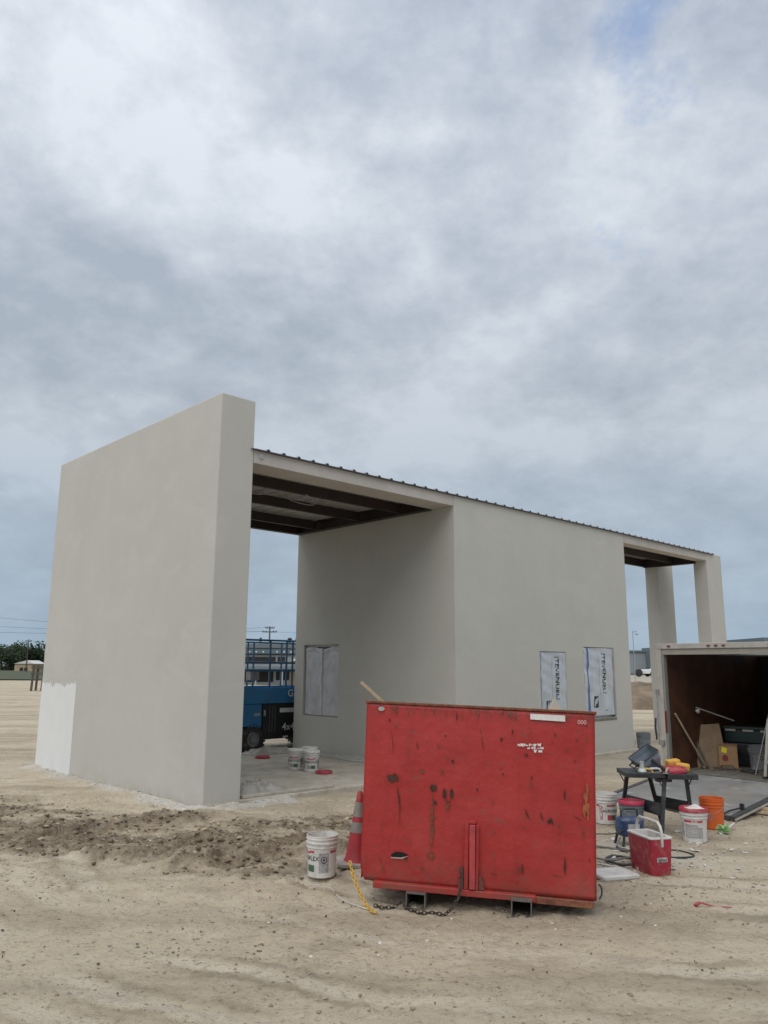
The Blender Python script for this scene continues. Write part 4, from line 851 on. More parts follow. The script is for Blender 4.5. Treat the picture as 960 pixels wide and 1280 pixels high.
shell([(rrect(hl+0.004, hw+0.004, 0.037), hc-0.002), (rrect(hl+0.006, hw+0.006, 0.038), hc+0.006), (rrect(hl+0.003, hw+0.003, 0.037), hc+0.014), (rrect(hl-0.03, hw-0.03, 0.03), hc+0.014), (rrect(hl-0.035, hw-0.035, 0.03), hc-0.01), (rrect(hl-0.05, hw-0.045, 0.03), 0.06), (rrect(0.02, 0.02, 0.01), 0.058)], 'cooler_liner', white_pl, ck, False)
mb = MB(); hp_ = [(-hl-0.004, 0, hc-0.07), (-hl-0.006, 0, hc+0.06), (-hl*0.93, 0, hc+0.115), (-hl*0.75, 0, hc+0.145), (0, 0, hc+0.15), (hl*0.75, 0, hc+0.145), (hl*0.93, 0, hc+0.115), (hl+0.006, 0, hc+0.06), (hl+0.004, 0, hc-0.07)]
for p, q_ in zip(hp_[:-1], hp_[1:]): pass
mb.tube(hp_, 0.014, 8); mb.build('carry_handle', white_pl, ck, smooth=True)
mb = MB(); T_ = RT((-hl*0.953-0.003, 0, 0.15), (R(90), 0, R(-90))); mb.box(-0.055, 0.055, -0.02, 0.02, -0.004, 0.002, 0, T_); vs, fs = text('Igloo', 0.045); mb.add([(x, y, 0.0045) for x, y, _ in vs], fs, 1, T_)
mb.build('badge', [mat('silver_badge', (0.45, 0.45, 0.44), 0.4, 0.2, 30), ink_black], ck, fix=False)
ckl = shell([(rrect(0.20, 0.145, 0.03), 0.0), (rrect(0.212, 0.155, 0.035), 0.012), (rrect(0.212, 0.155, 0.035), 0.034), (rrect(0.20, 0.143, 0.035), 0.044), (rrect(0.165, 0.11, 0.03), 0.044), (rrect(0.16, 0.105, 0.03), 0.038), (rrect(0.03, 0.02, 0.01), 0.038)], 'cooler_lid', white_pl, None, True, True, True)
ckl.location = (2.24, 8.12, gz(2.24, 8.12)+0.006); ckl.rotation_euler = (R(1), R(1), R(20)); tag(ckl, 'white cooler lid lying on the dirt left of the red cooler', 'lid')

# ------------------------------------------------------------------ paint sprayer and hoses
sp_ = thing('paint_sprayer', 'blue airless paint sprayer behind the red cooler', 'sprayer', (2.84, 9.50, gz(2.84, 9.5)), R(10))
mb = MB(); mb.prism(rrect(0.14, 0.10, 0.05), 0.10, 0.30); mb.build('motor_housing', dark_blue, sp_, bevel=0.03, smooth=True)
mb = MB(); mb.lathe([(0.06, 0), (0.085, 0.01), (0.085, 0.14), (0.06, 0.15)], 20, 0, RT((-0.15, 0, 0.19), (0, R(90), 0)), (True, True)); mb.build('motor', dark_blue, sp_, smooth=True)
mb = MB(); mb.box(-0.07, 0.07, -0.106, -0.100, 0.18, 0.24); mb.build('label_plate', ink_grey, sp_)
for x in (-0.12, 0.12):
    for y in (-0.08, 0.08):
        mb = MB(); mb.bar((x*1.15, y*1.3, 0.0), (x*0.9, y, 0.14), 0.022); mb.build('leg', black_mt, sp_)
mb = MB(); mb.tube([(-0.1, 0, 0.30), (-0.1, 0, 0.37), (-0.06, 0, 0.39), (0.06, 0, 0.39), (0.1, 0, 0.37), (0.1, 0, 0.30)], 0.011, 8); mb.build('carry_handle', black_mt, sp_, smooth=True)
mb = MB(); mb.tube([(0.02, -0.10, 0.14), (0.02, -0.12, 0.05), (0.03, -0.12, 0.01)], 0.018, 8); mb.build('pump', steel, sp_)
def hose(name, label, cat, pts, r, m, grp='hoses around the paint sprayer'):
    P = [Vector(p) for p in pts]; out_ = []
    for i in range(len(P)-1):
        p0, p1, p2, p3 = P[max(i-1, 0)], P[i], P[i+1], P[min(i+2, len(P)-1)]
        for t in np.linspace(0, 1, 7)[:-1]:
            t = float(t); out_.append(0.5*((2*p1)+(p2-p0)*t+(2*p0-5*p1+4*p2-p3)*t*t+(3*p1-p0-3*p2+p3)*t**3))
    out_.append(P[-1]); mb = MB(); mb.tube(out_, r, 7); return tag(mb.build(name, m, smooth=True), label, cat, grp)
hose_m = mat('grey_hose', (0.16, 0.155, 0.145), 0.5, 0.2, 12); hb_m = mat('black_hose', (0.03, 0.03, 0.03), 0.5, 0.2, 12); hw_m = mat('pale_hose', (0.5, 0.48, 0.44), 0.5, 0.1, 12)
gg = lambda x, y, z=0.008: (x, y, gz(x, y)+z)
def coil(cx_, cy, r, n, ph=0, sq=1.0, wob=0.03):
    return [gg(cx_+(r+wob*math.sin(2.7*k))*math.cos(ph+k*0.6), cy+(r*sq+wob*math.cos(1.9*k))*math.sin(ph+k*0.6), 0.010+0.004*(k % 11)) for k in range(n)]
hose('paint_hose', 'grey paint hose looped on the powdery ground left of the sprayer', 'hose', [(2.70, 9.40, 0.10), gg(2.6, 9.2, 0.05)]+coil(2.42, 8.95, 0.26, 20, 0.3, 1.4), 0.009, hose_m)
hose('paint_hose', 'dark coiled hose in a flat ring behind the red cooler', 'hose', coil(2.50, 8.62, 0.17, 30, 0, 1.2, 0.015), 0.010, hb_m)
hose('paint_hose', 'pale hose lying in an arc beside the cooler lid', 'hose', [gg(2.02, 9.2), gg(1.98, 8.9), gg(2.05, 8.6), gg(2.2, 8.52), gg(2.36, 8.45), gg(2.5, 8.52)], 0.010, hw_m)
hose('paint_hose', 'black hose looping out to the right of the red cooler', 'hose', [gg(2.62, 9.3), gg(2.85, 8.95), gg(3.05, 8.80), gg(3.28, 8.86), gg(3.36, 9.02), gg(3.22, 9.16), gg(3.02, 9.10), gg(2.88, 8.85), gg(2.75, 8.72)], 0.010, hb_m)
hose('power_cord', 'thin dark cord strung from the sprayer towards the red hopper', 'cord', [(2.78, 9.42, 0.2), (2.6, 9.3, 0.16), gg(2.35, 9.55, 0.10), gg(2.15, 9.75, 0.03), gg(1.95, 9.6)], 0.006, hb_m)
hose('power_cord', 'pale wire on the dirt between the white bucket and the yellow chain', 'cord', [gg(-0.52, 7.72), gg(-0.45, 7.6), gg(-0.35, 7.35), gg(-0.2, 7.1), gg(-0.05, 6.98)], 0.005, hw_m, 'loose wires')
mb = MB(); mb.box(-0.16, 0.16, -0.11, 0.11, 0, 0.012); o = mb.build('scrap_board', white_pl, bevel=0.003); o.location = (2.93, 8.98, gz(2.93, 8.98)+0.012); o.rotation_euler = (R(2), R(-3), R(24)); tag(o, 'small white board scrap lying behind the red cooler', 'board')

def litter(name, label, n_, cx_, cy, sx_, sy, m, s0, s1, seed):
    r_ = random.Random(seed); mb = MB()
    for k in range(n_):
        x, y = r_.gauss(cx_, sx_), r_.gauss(cy, sy); a = r_.uniform(0, 6.28); l_ = r_.uniform(s0, s1); w_ = l_*r_.uniform(0.15, 0.7); z = gz(x, y)+0.008
        T_ = RT((x, y, z), (r_.uniform(-.3, .3), r_.uniform(-.3, .3), a)); mb.box(-l_, l_, -w_, w_, -0.002, 0.003+0.01*r_.random(), 0, T_)
    return tag(mb.build(name, m), label, 'litter', kind='stuff')
litter('white_scraps', 'white plaster and paper scraps scattered around the work table', 70, 3.0, 9.3, 0.8, 0.7, chip_m, 0.006, 0.035, 1)
litter('dark_scraps', 'dark twigs and scraps scattered over the dirt', 150, 0.4, 6.9, 2.8, 1.2, darkc_m, 0.003, 0.010, 2)
litter('pale_scraps', 'pale straw-like splinters in the churned soil', 130, -2.2, 9.6, 1.3, 0.7, wood_l, 0.008, 0.04, 3)

# ------------------------------------------------------------------ work table
tb = thing('folding_table', 'black folding work table loaded with plastering tools', 'table', (3.47, 10.22, 0.0), R(-4))
ZT = 0.715
mb = MB(); mb.box(-0.46, 0.02, -0.19, 0.34, ZT-0.055, ZT); mb.build('table_top', black_mt, tb, bevel=0.006)
mb = MB(); mb.box(0.03, 0.40, -0.22, 0.34, ZT-0.065, ZT-0.004); mb.build('table_top', black_mt, tb, bevel=0.006)
mb = MB(); mb.box(-0.08, 0.10, -0.15, -0.03, ZT-0.105, ZT-0.066); mb.build('hinge_block', black_mt, tb)
legs = [((-0.36, 0.20, ZT-0.06), (-0.42, 0.42, 0.0)), ((0.02, -0.12, ZT-0.06), (-0.10, -0.28, 0.0)), ((-0.10, 0.14, ZT-0.06), (0.10, 0.40, 0.0)), ((0.32, 0.02, ZT-0.07), (0.37, 0.02, 0.0))]
for p, q_ in legs:
    q2 = (q_[0], q_[1], 0.0); mb = MB(); mb.bar(p, q2, 0.045, 0.03); mb.build('leg', black_mt, tb)
def lp(k, z): p, q_ = Vector(legs[k][0]), Vector(legs[k][1]); return p.lerp(q_, (p.z-z)/(p.z-q_.z))
for a, b_ in ((0, 1), (2, 3)):
    mb = MB(); p0, p1, q0, q1 = lp(a, 0.40), lp(b_, 0.36), lp(a, 0.26), lp(b_, 0.22); n_ = (p1-p0).cross(Vector((0, 0, 1))).normalized()*0.008
    mb.add([q0-n_, q1-n_, p1-n_, p0-n_, q0+n_, q1+n_, p1+n_, p0+n_], [(0, 1, 2, 3), (7, 6, 5, 4), (0, 4, 5, 1), (1, 5, 6, 2), (2, 6, 7, 3), (3, 7, 4, 0)]); mb.build('stretcher_panel', black_mt, tb)
for k, dx_ in ((0, -0.07), (3, 0.07), (1, -0.07)):
    p = lp(k, 0.52); mb = MB(); mb.bar(tuple(p), (p.x+dx_, p.y, ZT-0.06), 0.012); mb.build('strut', black_mt, tb)
def tw(x, y, z=0.0):  # table frame to world
    a = R(-4); return (3.47+x*math.cos(a)-y*math.sin(a), 10.22+x*math.sin(a)+y*math.cos(a), ZT+z)
# things on the table
def put(o, x, y, z, rz=0, rot=None): o.location = tw(x, y, z); o.rotation_euler = rot or (0, 0, rz); return o
hp2 = thing('texture_hopper', 'grey plastic texture hopper tipped on its side on the table', 'hopper', tw(-0.13, 0.10, 0.115), rot=(R(14), R(-32), R(8)))
mb = MB(); big_, sm_ = rrect(0.155, 0.125, 0.03, 3), rrect(0.06, 0.05, 0.02, 3); k = len(big_)
vs = [(x, y, 0.10) for x, y in big_]+[(x*1.0, y*0.98, 0.02) for x, y in big_]+[(x+0.05, y, -0.20) for x, y in sm_]
mb.add(vs, [(i*k+j, i*k+(j+1) % k, (i+1)*k+(j+1) % k, (i+1)*k+j) for i in range(2) for j in range(k)]+[tuple(2*k+j for j in range(k))])
o = mb.build('hopper_shell', mat('slate_plastic', (0.19, 0.225, 0.265), 0.45, 0.12, 9, dirt=(0.25, 0.26, 0.27), dscale=9, damt=0.4), hp2); md = o.modifiers.new('s', 'SOLIDIFY'); md.thickness = 0.006
mb = MB(); mb.tube([(x, y, 0.10) for x, y in rrect(0.158, 0.128, 0.03, 3)], 0.009, 6, closed=True); mb.build('rim', black_mt, hp2)
mb = MB(); mb.tube([(-0.15, 0.06, 0.06), (-0.21, 0.06, 0.05), (-0.21, -0.05, 0.05), (-0.15, -0.05, 0.06)], 0.009, 6); mb.build('grip', black_mt, hp2)
for i, (x, y, z, rz, lab) in enumerate([(0.22, 0.20, 0.085, 10, 'upper yellow sponge stacked on the black table'), (0.32, 0.14, 0.045, -18, 'lower yellow sponge at the right of the black table')]):
    mb = MB(); mb.box(-0.085, 0.085, -0.055, 0.055, -0.042, 0.042); o = mb.build('sponge', sponge, bevel=0.018); put(o, x, y, z-0.0, R(rz), (R(6), R(-6+14*i), R(rz))); tag(o, lab, 'sponge', 'sponges on the table')
mb = MB(); mb.box(-0.11, 0.11, -0.05, 0.05, 0, 0.04); o = mb.build('wood_block', mat('terracotta_float', (0.45, 0.17, 0.06), 0.8, 0.2, 12), bevel=0.008); put(o, 0.14, 0.27, 0.004, R(10)); tag(o, 'orange-brown float block behind the red tray', 'float')
o = lid_mesh().build('bucket_lid', red_pl, smooth=True); put(o, 0.16, -0.02, 0.006, 0, (R(4), R(-2), 0)); tag(o, 'red bucket lid lying on the black table', 'lid', 'red lids')
mb = MB(); mb.lathe([(0.05, 0), (0.055, 0.01), (0.05, 0.03), (0.028, 0.045), (0.026, 0.12), (0.03, 0.13)], 16, caps=(True, True)); put(mb.build('spray_cup', mat('pale_metal_cup', (0.5, 0.54, 0.52), 0.35, 0.15, metal=0.3), smooth=True), -0.24, -0.10, 0.001); tag(bpy.context.scene.objects[-1] if False else COL.objects[-1], 'pale metal spray cup at the left of the table', 'cup')
mb = MB(); mb.bar((-0.10, -0.02, 0.14), (0.02, -0.12, 0.04), 0.03, 0.04).bar((0.02, -0.12, 0.04), (0.06, -0.16, 0.015), 0.018); o = mb.build('spray_gun', black_mt, bevel=0.006); put(o, 0, 0, 0.0); tag(o, 'black spray gun leaning by the grey texture hopper', 'spray gun')
def trowel(label, x, y, rz, hm, z=0.005):
    t = thing('trowel', label, 'trowel', tw(x, y, z), R(rz), 'trowels on the table')
    m_ = MB(); m_.prism([(-0.11, -0.03), (0.05, -0.045), (0.05, 0.045), (-0.11, 0.03)], 0.0, 0.003); m_.build('blade', steel, t)
    m_ = MB(); m_.tube([(-0.02, 0, 0.003), (0.0, 0, 0.03), (0.04, 0, 0.04), (0.14, 0, 0.04)], 0.012, 8); m_.build('handle', hm, t, smooth=True)
trowel('steel trowel with yellow handle on the table front edge', -0.14, -0.13, 160, yellow)
trowel('steel trowel with pale handle between the cup and the red lid', -0.03, -0.10, 200, white_pl, 0.012)
trowel('steel trowel with wooden handle beside the black spray gun', 0.04, -0.15, 60, wood_l)

# scrub brush and red debris
bh = thing('scrub_brush', 'green bristled brush with white handle on the dirt by the orange bucket', 'brush', gg(4.20, 10.18, 0.03), R(48))
mb = MB(); mb.tube([(0.05, 0, 0.0), (0.18, 0, 0.02), (0.36, 0, 0.04)], 0.012, 8); mb.build('handle', white_pl, bh, smooth=True)
mb = MB()
for k in range(90):
    a = random.uniform(0, 6.28); e = random.uniform(-0.2, 1.2); r = random.uniform(0.06, 0.10); d = Vector((math.cos(a)*math.cos(e), math.sin(a)*math.cos(e), math.sin(e)))
    mb.bar((0, 0, 0.0), tuple(d*r), 0.014, 0.006)
mb.build('bristles', mat('pale_green', (0.30, 0.48, 0.22), 0.7, 0.25, 20), bh)
mb = MB(); mb.bar((0, 0, 0.01), (0.05, 0.02, 0.03), 0.03, 0.012).bar((0.04, 0.02, 0.03), (0.13, -0.01, 0.012), 0.02, 0.008).tube([(0.12, -0.01, 0.012), (0.2, -0.03, 0.012), (0.29, -0.05, 0.01)], 0.004, 5)
o = mb.build('red_tag', red_pl); o.location = gg(2.66, 7.16, 0.0); tag(o, 'small red plastic scrap on the bare dirt right of the hopper', 'scrap')

# ------------------------------------------------------------------ cargo trailer
TA = math.atan2(-0.78, 0.626); TL = (4.86, 13.73, 0.29)
tr = thing('cargo_trailer', 'open pale cargo trailer with lowered ramp door and dark cluttered interior', 'trailer', TL, TA)
WI, LI, HI = 2.0, 3.4, 1.92
mb = MB(); mb.box(-0.02, WI+0.02, 0.06, LI, -0.06, 0.0); mb.build('floor', mat('worn_floor', (0.13, 0.115, 0.095), 0.8, 0.3, 5, dirt=(0.3, 0.29, 0.27), dscale=4), tr)
mb = MB(); mb.box(-0.035, -0.022, 0.1, LI, -0.06, HI+0.02); mb.build('plywood_lining', plywood, tr)
mb = MB(); mb.box(-0.07, -0.037, 0.02, LI+0.04, -0.1, HI+0.05); mb.build('outer_skin', alu, tr)
mb = MB(); mb.box(WI+0.022, WI+0.035, 0.1, LI, -0.06, HI+0.02); mb.build('plywood_lining', plywood, tr)
mb = MB(); mb.box(WI+0.037, WI+0.07, 0.02, LI+0.04, -0.1, HI+0.05); mb.build('outer_skin', alu, tr)
mb = MB(); mb.box(-0.036, WI+0.036, LI+0.002, LI+0.04, -0.1, HI+0.05); mb.build('front_wall', alu, tr)
mb = MB(); mb.box(-0.021, WI+0.021, LI-0.02, LI, 0.0, HI+0.02); mb.build('end_lining', mat('dark_lining', (0.02, 0.018, 0.017), 0.8, 0.3), tr)
# roof: slightly arched white sheet
mb = MB(); mb.grid(10, 4, lambda i, j: (-0.09+(WI+0.18)*i, -0.02+(LI+0.08)*j, HI+0.14+0.05*math.sin(math.pi*i))); o = mb.build('roof', mat('white_roof_sheet', (0.68, 0.68, 0.66), 0.4, 0.06), tr, smooth=True); md = o.modifiers.new('s', 'SOLIDIFY'); md.thickness = 0.02
# rear frame
mb = MB(); mb.box(-0.14, -0.045, -0.04, 0.06, -0.16, HI+0.10); po = mb.build('rear_post', alu, tr, bevel=0.006)
mb = MB(); mb.box(-0.044, -0.005, -0.025, 0.07, -0.06, HI); mb.build('door_jamb', mat('grey_jamb', (0.22, 0.215, 0.2), 0.5, 0.1), tr, bevel=0.004)
mb = MB(); mb.box(WI+0.03, WI+0.14, -0.04, 0.06, -0.16, HI+0.10); mb.build('rear_post', alu, tr, bevel=0.006)
mb = MB(); mb.box(-0.14, WI+0.14, -0.045, 0.06, HI+0.1, HI+0.19); hd_ = mb.build('rear_header', alu, tr, bevel=0.006)
mb = MB(); mb.box(-0.044, WI+0.03, -0.02, 0.07, HI+0.002, HI+0.098); mb.build('door_jamb', mat('tan_jamb', (0.30, 0.28, 0.24), 0.5, 0.1), tr, bevel=0.004)
lamp_m = mat('red_lens', (0.16, 0.015, 0.012), 0.3, 0.1)
for x in (0.12, 0.84, 0.97, 1.10, 1.85):
    mb = MB(); mb.prism(rrect(0.028, 0.013, 0.012, 3), 0, 0.018, 0, RT((x, -0.047, HI+0.145), (R(90), 0, 0))); mb.build('marker_lamp', lamp_m, hd_, bevel=0.003)
mb = MB(); mb.box(-0.043, -0.008, -0.035, -0.027, 0.62, 0.98); mb.build('tail_lamp', lamp_m, tr, bevel=0.002)
# cam bar on the post
mb = MB(); mb.tube([(-0.15, -0.07, 0.45), (-0.15, -0.07, 1.32)], 0.012, 8).box(-0.17, -0.11, -0.09, -0.04, 1.26, 1.34).box(-0.16, -0.06, -0.09, -0.04, 0.42, 0.50).tube([(-0.19, -0.08, 0.86), (-0.20, -0.09, 0.7), (-0.185, -0.09, 0.55), (-0.19, -0.09, 0.50)], 0.016, 7, 1); mb.build('lock_bar', [steel, black_mt], po)
# ramp
def rz(y): return 0.0-0.24*(-y)/1.9
mb = MB()
RL = 1.9
T_ = RT((0, 0, -0.006), (math.atan2(0.24, 1.9), 0, 0))
ramp_m = NB('ramp_deck'); c = ramp_m.mix(ramp_m.ramp(ramp_m.noise(1.7, 6, 0.6, 0.4), [(0.35, 0.0), (0.65, 1.0)]), (0.145, 0.15, 0.15), (0.24, 0.24, 0.23))
c = ramp_m.mix(ramp_m.mathn('MULTIPLY', ramp_m.ramp(ramp_m.noise(3.1, 6, 0.65, 0.8, ramp_m.vec(scale=(0.7, 1.4, 1), loc=(1, 6, 0))), [(0.58, 0.0), (0.68, 1.0)]), 0.7), c, (0.42, 0.42, 0.40))
c = ramp_m.mix(ramp_m.mathn('MULTIPLY', ramp_m.ramp(ramp_m.noise(1.2, 5, 0.6, 0.3, ramp_m.vec(loc=(3, 1, 0))), [(0.5, 0.0), (0.7, 1.0)]), 0.5), c, (0.20, 0.16, 0.12))
rdm = ramp_m.set(c, 0.7, 0, ramp_m.noise(25, 5, 0.6), 0.004, 0.4)
mb.box(0.03, WI-0.03, -RL+0.04, 0.0, -0.03, 0.0, 0, T_); rp = mb.build('ramp_door', rdm, tr)
for nm, bx in (('ramp_edge', (-0.05, 0.028, -RL, 0.0, -0.06, 0.012)), ('ramp_edge', (WI-0.028, WI+0.05, -RL, 0.0, -0.06, 0.012)), ('ramp_edge', (0.0295, WI-0.0295, -RL-0.002, -RL+0.039, -0.06, 0.008))):
    mb = MB(); mb.box(*bx, 0, T_); mb.build(nm, mat('dark_ramp_edge', (0.055, 0.055, 0.055), 0.5, 0.25, 8), rp, bevel=0.004)
mb = MB(); mb.box(WI+0.051, WI+0.062, -RL, 0.0, -0.045, -0.02, 0, T_); mb.build('edge_trim', alu, rp)
mb = MB(); mb.tube([(WI-0.12, -RL+0.02, 0.02), (WI-0.10, -RL+0.16, 0.03), (WI-0.02, -RL+0.34, 0.04)], 0.012, 7, 0, T_).box(WI-0.04, WI+0.01, -RL+0.33, -RL+0.37, 0.01, 0.09, 0, T_); mb.build('ramp_latch', black_mt, rp)
# running gear
for x in (-0.22, WI+0.22):
    wh = MB(); wh.lathe([(0.2, -0.09), (0.29, -0.09), (0.32, -0.06), (0.32, 0.06), (0.29, 0.09), (0.2, 0.09)], 28, 0, RT((x, 1.9, 0.03), (0, R(90), 0)), (True, True)); w_ = wh.build('wheel', rubber, tr, smooth=True)
    wh = MB(); wh.lathe([(0.2, -0.095), (0.19, -0.097), (0.12, -0.1)], 20, 0, RT((x, 1.9, 0.03), (0, R(90 if x > 0 else -90), 0)), (True, True)); wh.build('rim', steel, w_)
    mb = MB(); mb.tube([(x, 1.9+0.40*math.cos(a), 0.03+0.40*math.sin(a)) for a in np.linspace(0.1, math.pi-0.1, 11)], 0.09, 6); mb.build('mudguard', alu, tr)
mb = MB(); mb.bar((0.2, LI, -0.1), (WI/2, LI+1.3, -0.1), 0.08).bar((WI-0.2, LI, -0.1), (WI/2, LI+1.3, -0.1), 0.08).bar((WI/2, LI+1.2, -0.27), (WI/2, LI+1.2, 0.25), 0.06); mb.build('drawbar', black_mt, tr)
def tq(x, y, z=0.0):
    c0, s0 = math.cos(TA), math.sin(TA); return (TL[0]+x*c0-y*s0, TL[1]+x*s0+y*c0, TL[2]+z)
def tput(o, x, y, z=0, rz=0, rot=(0, 0)): o.location = tq(x, y, z); o.rotation_euler = (rot[0], rot[1], TA+rz); return o
grp = 'clutter in the trailer'
def bw_(p, q_, r, name, label, cat, m): mb = MB(); mb.tube([tq(*p), tq(*q_)], r, 8); return tag(mb.build(name, m, smooth=True), label, cat, grp)
bw_((0.10, 0.92, 0.012), (0.01, 0.20, 0.93), 0.016, 'wooden_pole', 'wooden pole leaning on the trailer plywood wall', 'pole', wood_l)
bw_((0.02, 0.85, 1.02), (0.50, 1.25, 0.80), 0.012, 'metal_rod', 'thin pale rod lying across the trailer clutter', 'rod', steel)
bw_((1.12, 0.62, 0.012), (1.36, 0.8, 1.06), 0.010, 'thin_stick', 'thin upright stick in front of the grey trailer bucket', 'stick', steel)
mb = MB(); mb.box(-0.26, 0.26, -0.008, 0.008, 0, 0.72); tag(tput(mb.build('fibreboard_sheet', tan_board), 0.16, 1.05, 0.012, R(50), (R(-12), R(-4))), 'tan fibreboard sheet leaning inside the trailer', 'board', grp)
mb = MB(); mb.box(-0.05, 0.05, -0.02, 0.02, 0, 0.62); tag(tput(mb.build('board_offcut', wood_d, bevel=0.003), 0.10, 0.90, 0.012, R(30), (R(-10), R(-20))), 'dark board offcut leaning beside the wooden pole', 'board', grp)
cb = thing('cardboard_box', 'brown cardboard box with yellow sticker on the trailer floor', 'box', tq(0.36, 1.22, 0.004), TA+R(28), grp)
mb = MB(); mb.box(-0.15, 0.15, -0.12, 0.12, 0, 0.38); mb.build('carton', cardboard, cb, bevel=0.004)
mb = MB(); mb.box(-0.15, 0.15, -0.13, -0.122, 0.375, 0.382).box(-0.155, 0.16, -0.05, 0.20, 0.383, 0.388); mb.build('flap', mat('cardboard', (0, 0, 0)), cb)
mb = MB(); mb.add([(-0.11, -0.1225, 0.27), (-0.03, -0.1225, 0.25), (-0.01, -0.1225, 0.33), (-0.09, -0.1225, 0.36)], [(0, 1, 2, 3)]); mb.build('sticker', mat('yellow_sticker', (0.75, 0.62, 0.03), 0.6, 0.1), cb, fix=False)
mb = MB(); mb.add([(-0.05+0.05*math.cos(a), -0.1225, 0.17+0.055*math.sin(a)) for a in np.linspace(0, 6.0, 14)], [tuple(range(14))]); mb.build('print', mat('dull_red_print', (0.22, 0.04, 0.025), 0.7), cb, fix=False)
mb = MB(); mb.box(-0.10, 0.10, -0.12, 0.12, 0, 0.40); tag(tput(mb.build('red_case', mat('dark_red', (0.13, 0.012, 0.02), 0.5), bevel=0.015), 0.17, 1.42, 0.004, R(30)), 'dark red case tucked behind the cardboard box', 'case', grp)
gc = thing('tool_case', 'dark green tool case stacked behind the cardboard box', 'case', tq(0.50, 1.86, 0.40), TA+R(10), grp)
mb = MB(); mb.box(-0.42, 0.42, -0.22, 0.22, 0, 0.22); mb.build('case_body', mat('dark_green', (0.012, 0.035, 0.03), 0.45), gc, bevel=0.02)
mb = MB(); mb.box(-0.44, 0.44, -0.235, 0.235, 0.225, 0.28); mb.build('case_lid', mat('dark_green', (0, 0, 0)), gc, bevel=0.015)
for x in (-0.3, 0.0, 0.3): mb = MB(); mb.box(x-0.09, x+0.09, -0.25, -0.238, 0.20, 0.235); mb.build('latch', alu, gc)
mb = MB(); mb.box(-0.45, 0.45, -0.24, 0.24, 0, 0.39); tag(tput(mb.build('storage_crate', black_mt, bevel=0.02), 0.50, 1.88, 0.004, R(10)), 'black storage crate beneath the green tool case', 'crate', grp)
bucket('grey plaster-smeared bucket inside the trailer', *tq(0.84, 1.35, 0.004), TA+R(-60), mat('smeared_plastic', (0.13, 0.13, 0.135), 0.6, 0.3, 8, dirt=(0.4, 0.4, 0.4), dscale=6), 'none', group=grp, sc=1.1)
mb = MB(); mb.grid(14, 10, lambda i, j: (0.75*(i-0.5), 0.5*(j-0.5), 0.34*math.sin(math.pi*i)*math.sin(math.pi*j)*(0.7+0.5*math.sin(7*i+5*j))))
tag(tput(mb.build('canvas_bag', mat('dark_canvas', (0.06, 0.058, 0.055), 0.9, 0.3), smooth=True), 1.15, 2.1, 0.42, R(-10)), 'slumped dark canvas bag on the trailer clutter', 'bag', grp)
mb = MB(); mb.box(-0.5, 0.5, -0.3, 0.3, 0, 0.42); tag(tput(mb.build('storage_crate', mat('dark_blue_crate', (0.02, 0.025, 0.045), 0.6), bevel=0.02), 1.42, 2.2, 0.004, R(-4)), 'dark blue crate under the canvas bag', 'crate', grp)
for k, (x, y, n_) in enumerate([(0.95, 3.3, 5), (1.35, 3.32, 3), (1.66, 3.3, 3)]):
    mb = MB()
    for j in range(n_): mb.tube([tq(x+0.03*j+0.10*math.sin(t)*(1+0.2*j), y-0.02*j, 1.45-0.32*(1-math.cos(t))-0.03*j*math.sin(t*0.5)) for t in np.linspace(0, 6.28, 20)], 0.009, 5)
    tag(mb.build('hanging_cord', mat('tan_cord', (0.24, 0.20, 0.13), 0.7)), ['bundle of cords hanging on the trailer end wall, leftmost', 'looped cord hanging in the middle of the trailer end wall', 'looped cord hanging at the right of the trailer end wall'][k], 'cord', grp)
mb = MB(); mb.box(-0.22, 0.22, -0.03, 0.03, 0, 0.34); tag(tput(mb.build('wall_panel', mat('dark_blue_grey', (0.03, 0.035, 0.045), 0.6)), 0.55, 3.3, 1.05), 'small dark panel hung on the trailer end wall', 'panel', grp)
p_ = np.array([tq(0.05+abs(random.gauss(0.16, 0.2)), random.uniform(0.75, 1.3))[:2] for k in range(70)])
mb = MB()
for k in range(70):
    vs, fs = rocks[k % 6]; s_ = random.uniform(0.012, 0.045); mb.add([(p_[k, 0]+v_[0]*s_, p_[k, 1]+v_[1]*s_, TL[2]+0.01+v_[2]*s_) for v_ in vs], [tuple(int(i) for i in f_) for f_ in fs], k % 2)
tag(mb.build('rubble_heap', [wood_d, mat('rubble_tan', (0.22, 0.18, 0.14), 0.9)]), 'loose scraps and rubble on the trailer floor by the pole', 'rubble', kind='stuff')
ld = thing('step_ladder', 'pale aluminium ladder leg standing on the trailer floor at the photo edge', 'ladder', tq(1.50, 0.42, 0.004), TA)
mb = MB(); mb.bar((-0.10, -0.06, 0), (0.0, 0.0, 0.9), 0.045, 0.022); mb.build('rail', alu, ld); mb = MB(); mb.bar((0.35, -0.06, 0), (0.27, 0.0, 0.9), 0.045, 0.022); mb.build('rail', alu, ld)
for k in range(3): mb = MB(); t_ = 0.25+0.28*k; mb.bar((-0.10+0.11*t_, -0.06+0.067*t_, t_), (0.35-0.09*t_, -0.06+0.067*t_, t_), 0.03, 0.05); mb.build('rung', alu, ld)
mb = MB(); mb.box(-0.13, -0.07, -0.09, -0.03, -0.002, 0.03); mb.build('foot', rubber, ld)
for k, (x, y) in enumerate([(0.02, 0.6)]):
    mb = MB(); mb.lathe([(0.0, 0), (0.035, 0.01), (0.04, 0.05), (0.02, 0.08)], 12); tag(tput(mb.build('paper_cup', white_pl, smooth=True), 0.04, 0.9, 0.93, 0, (R(40), 0)), 'crumpled white scrap hanging in the trailer', 'cup', grp)
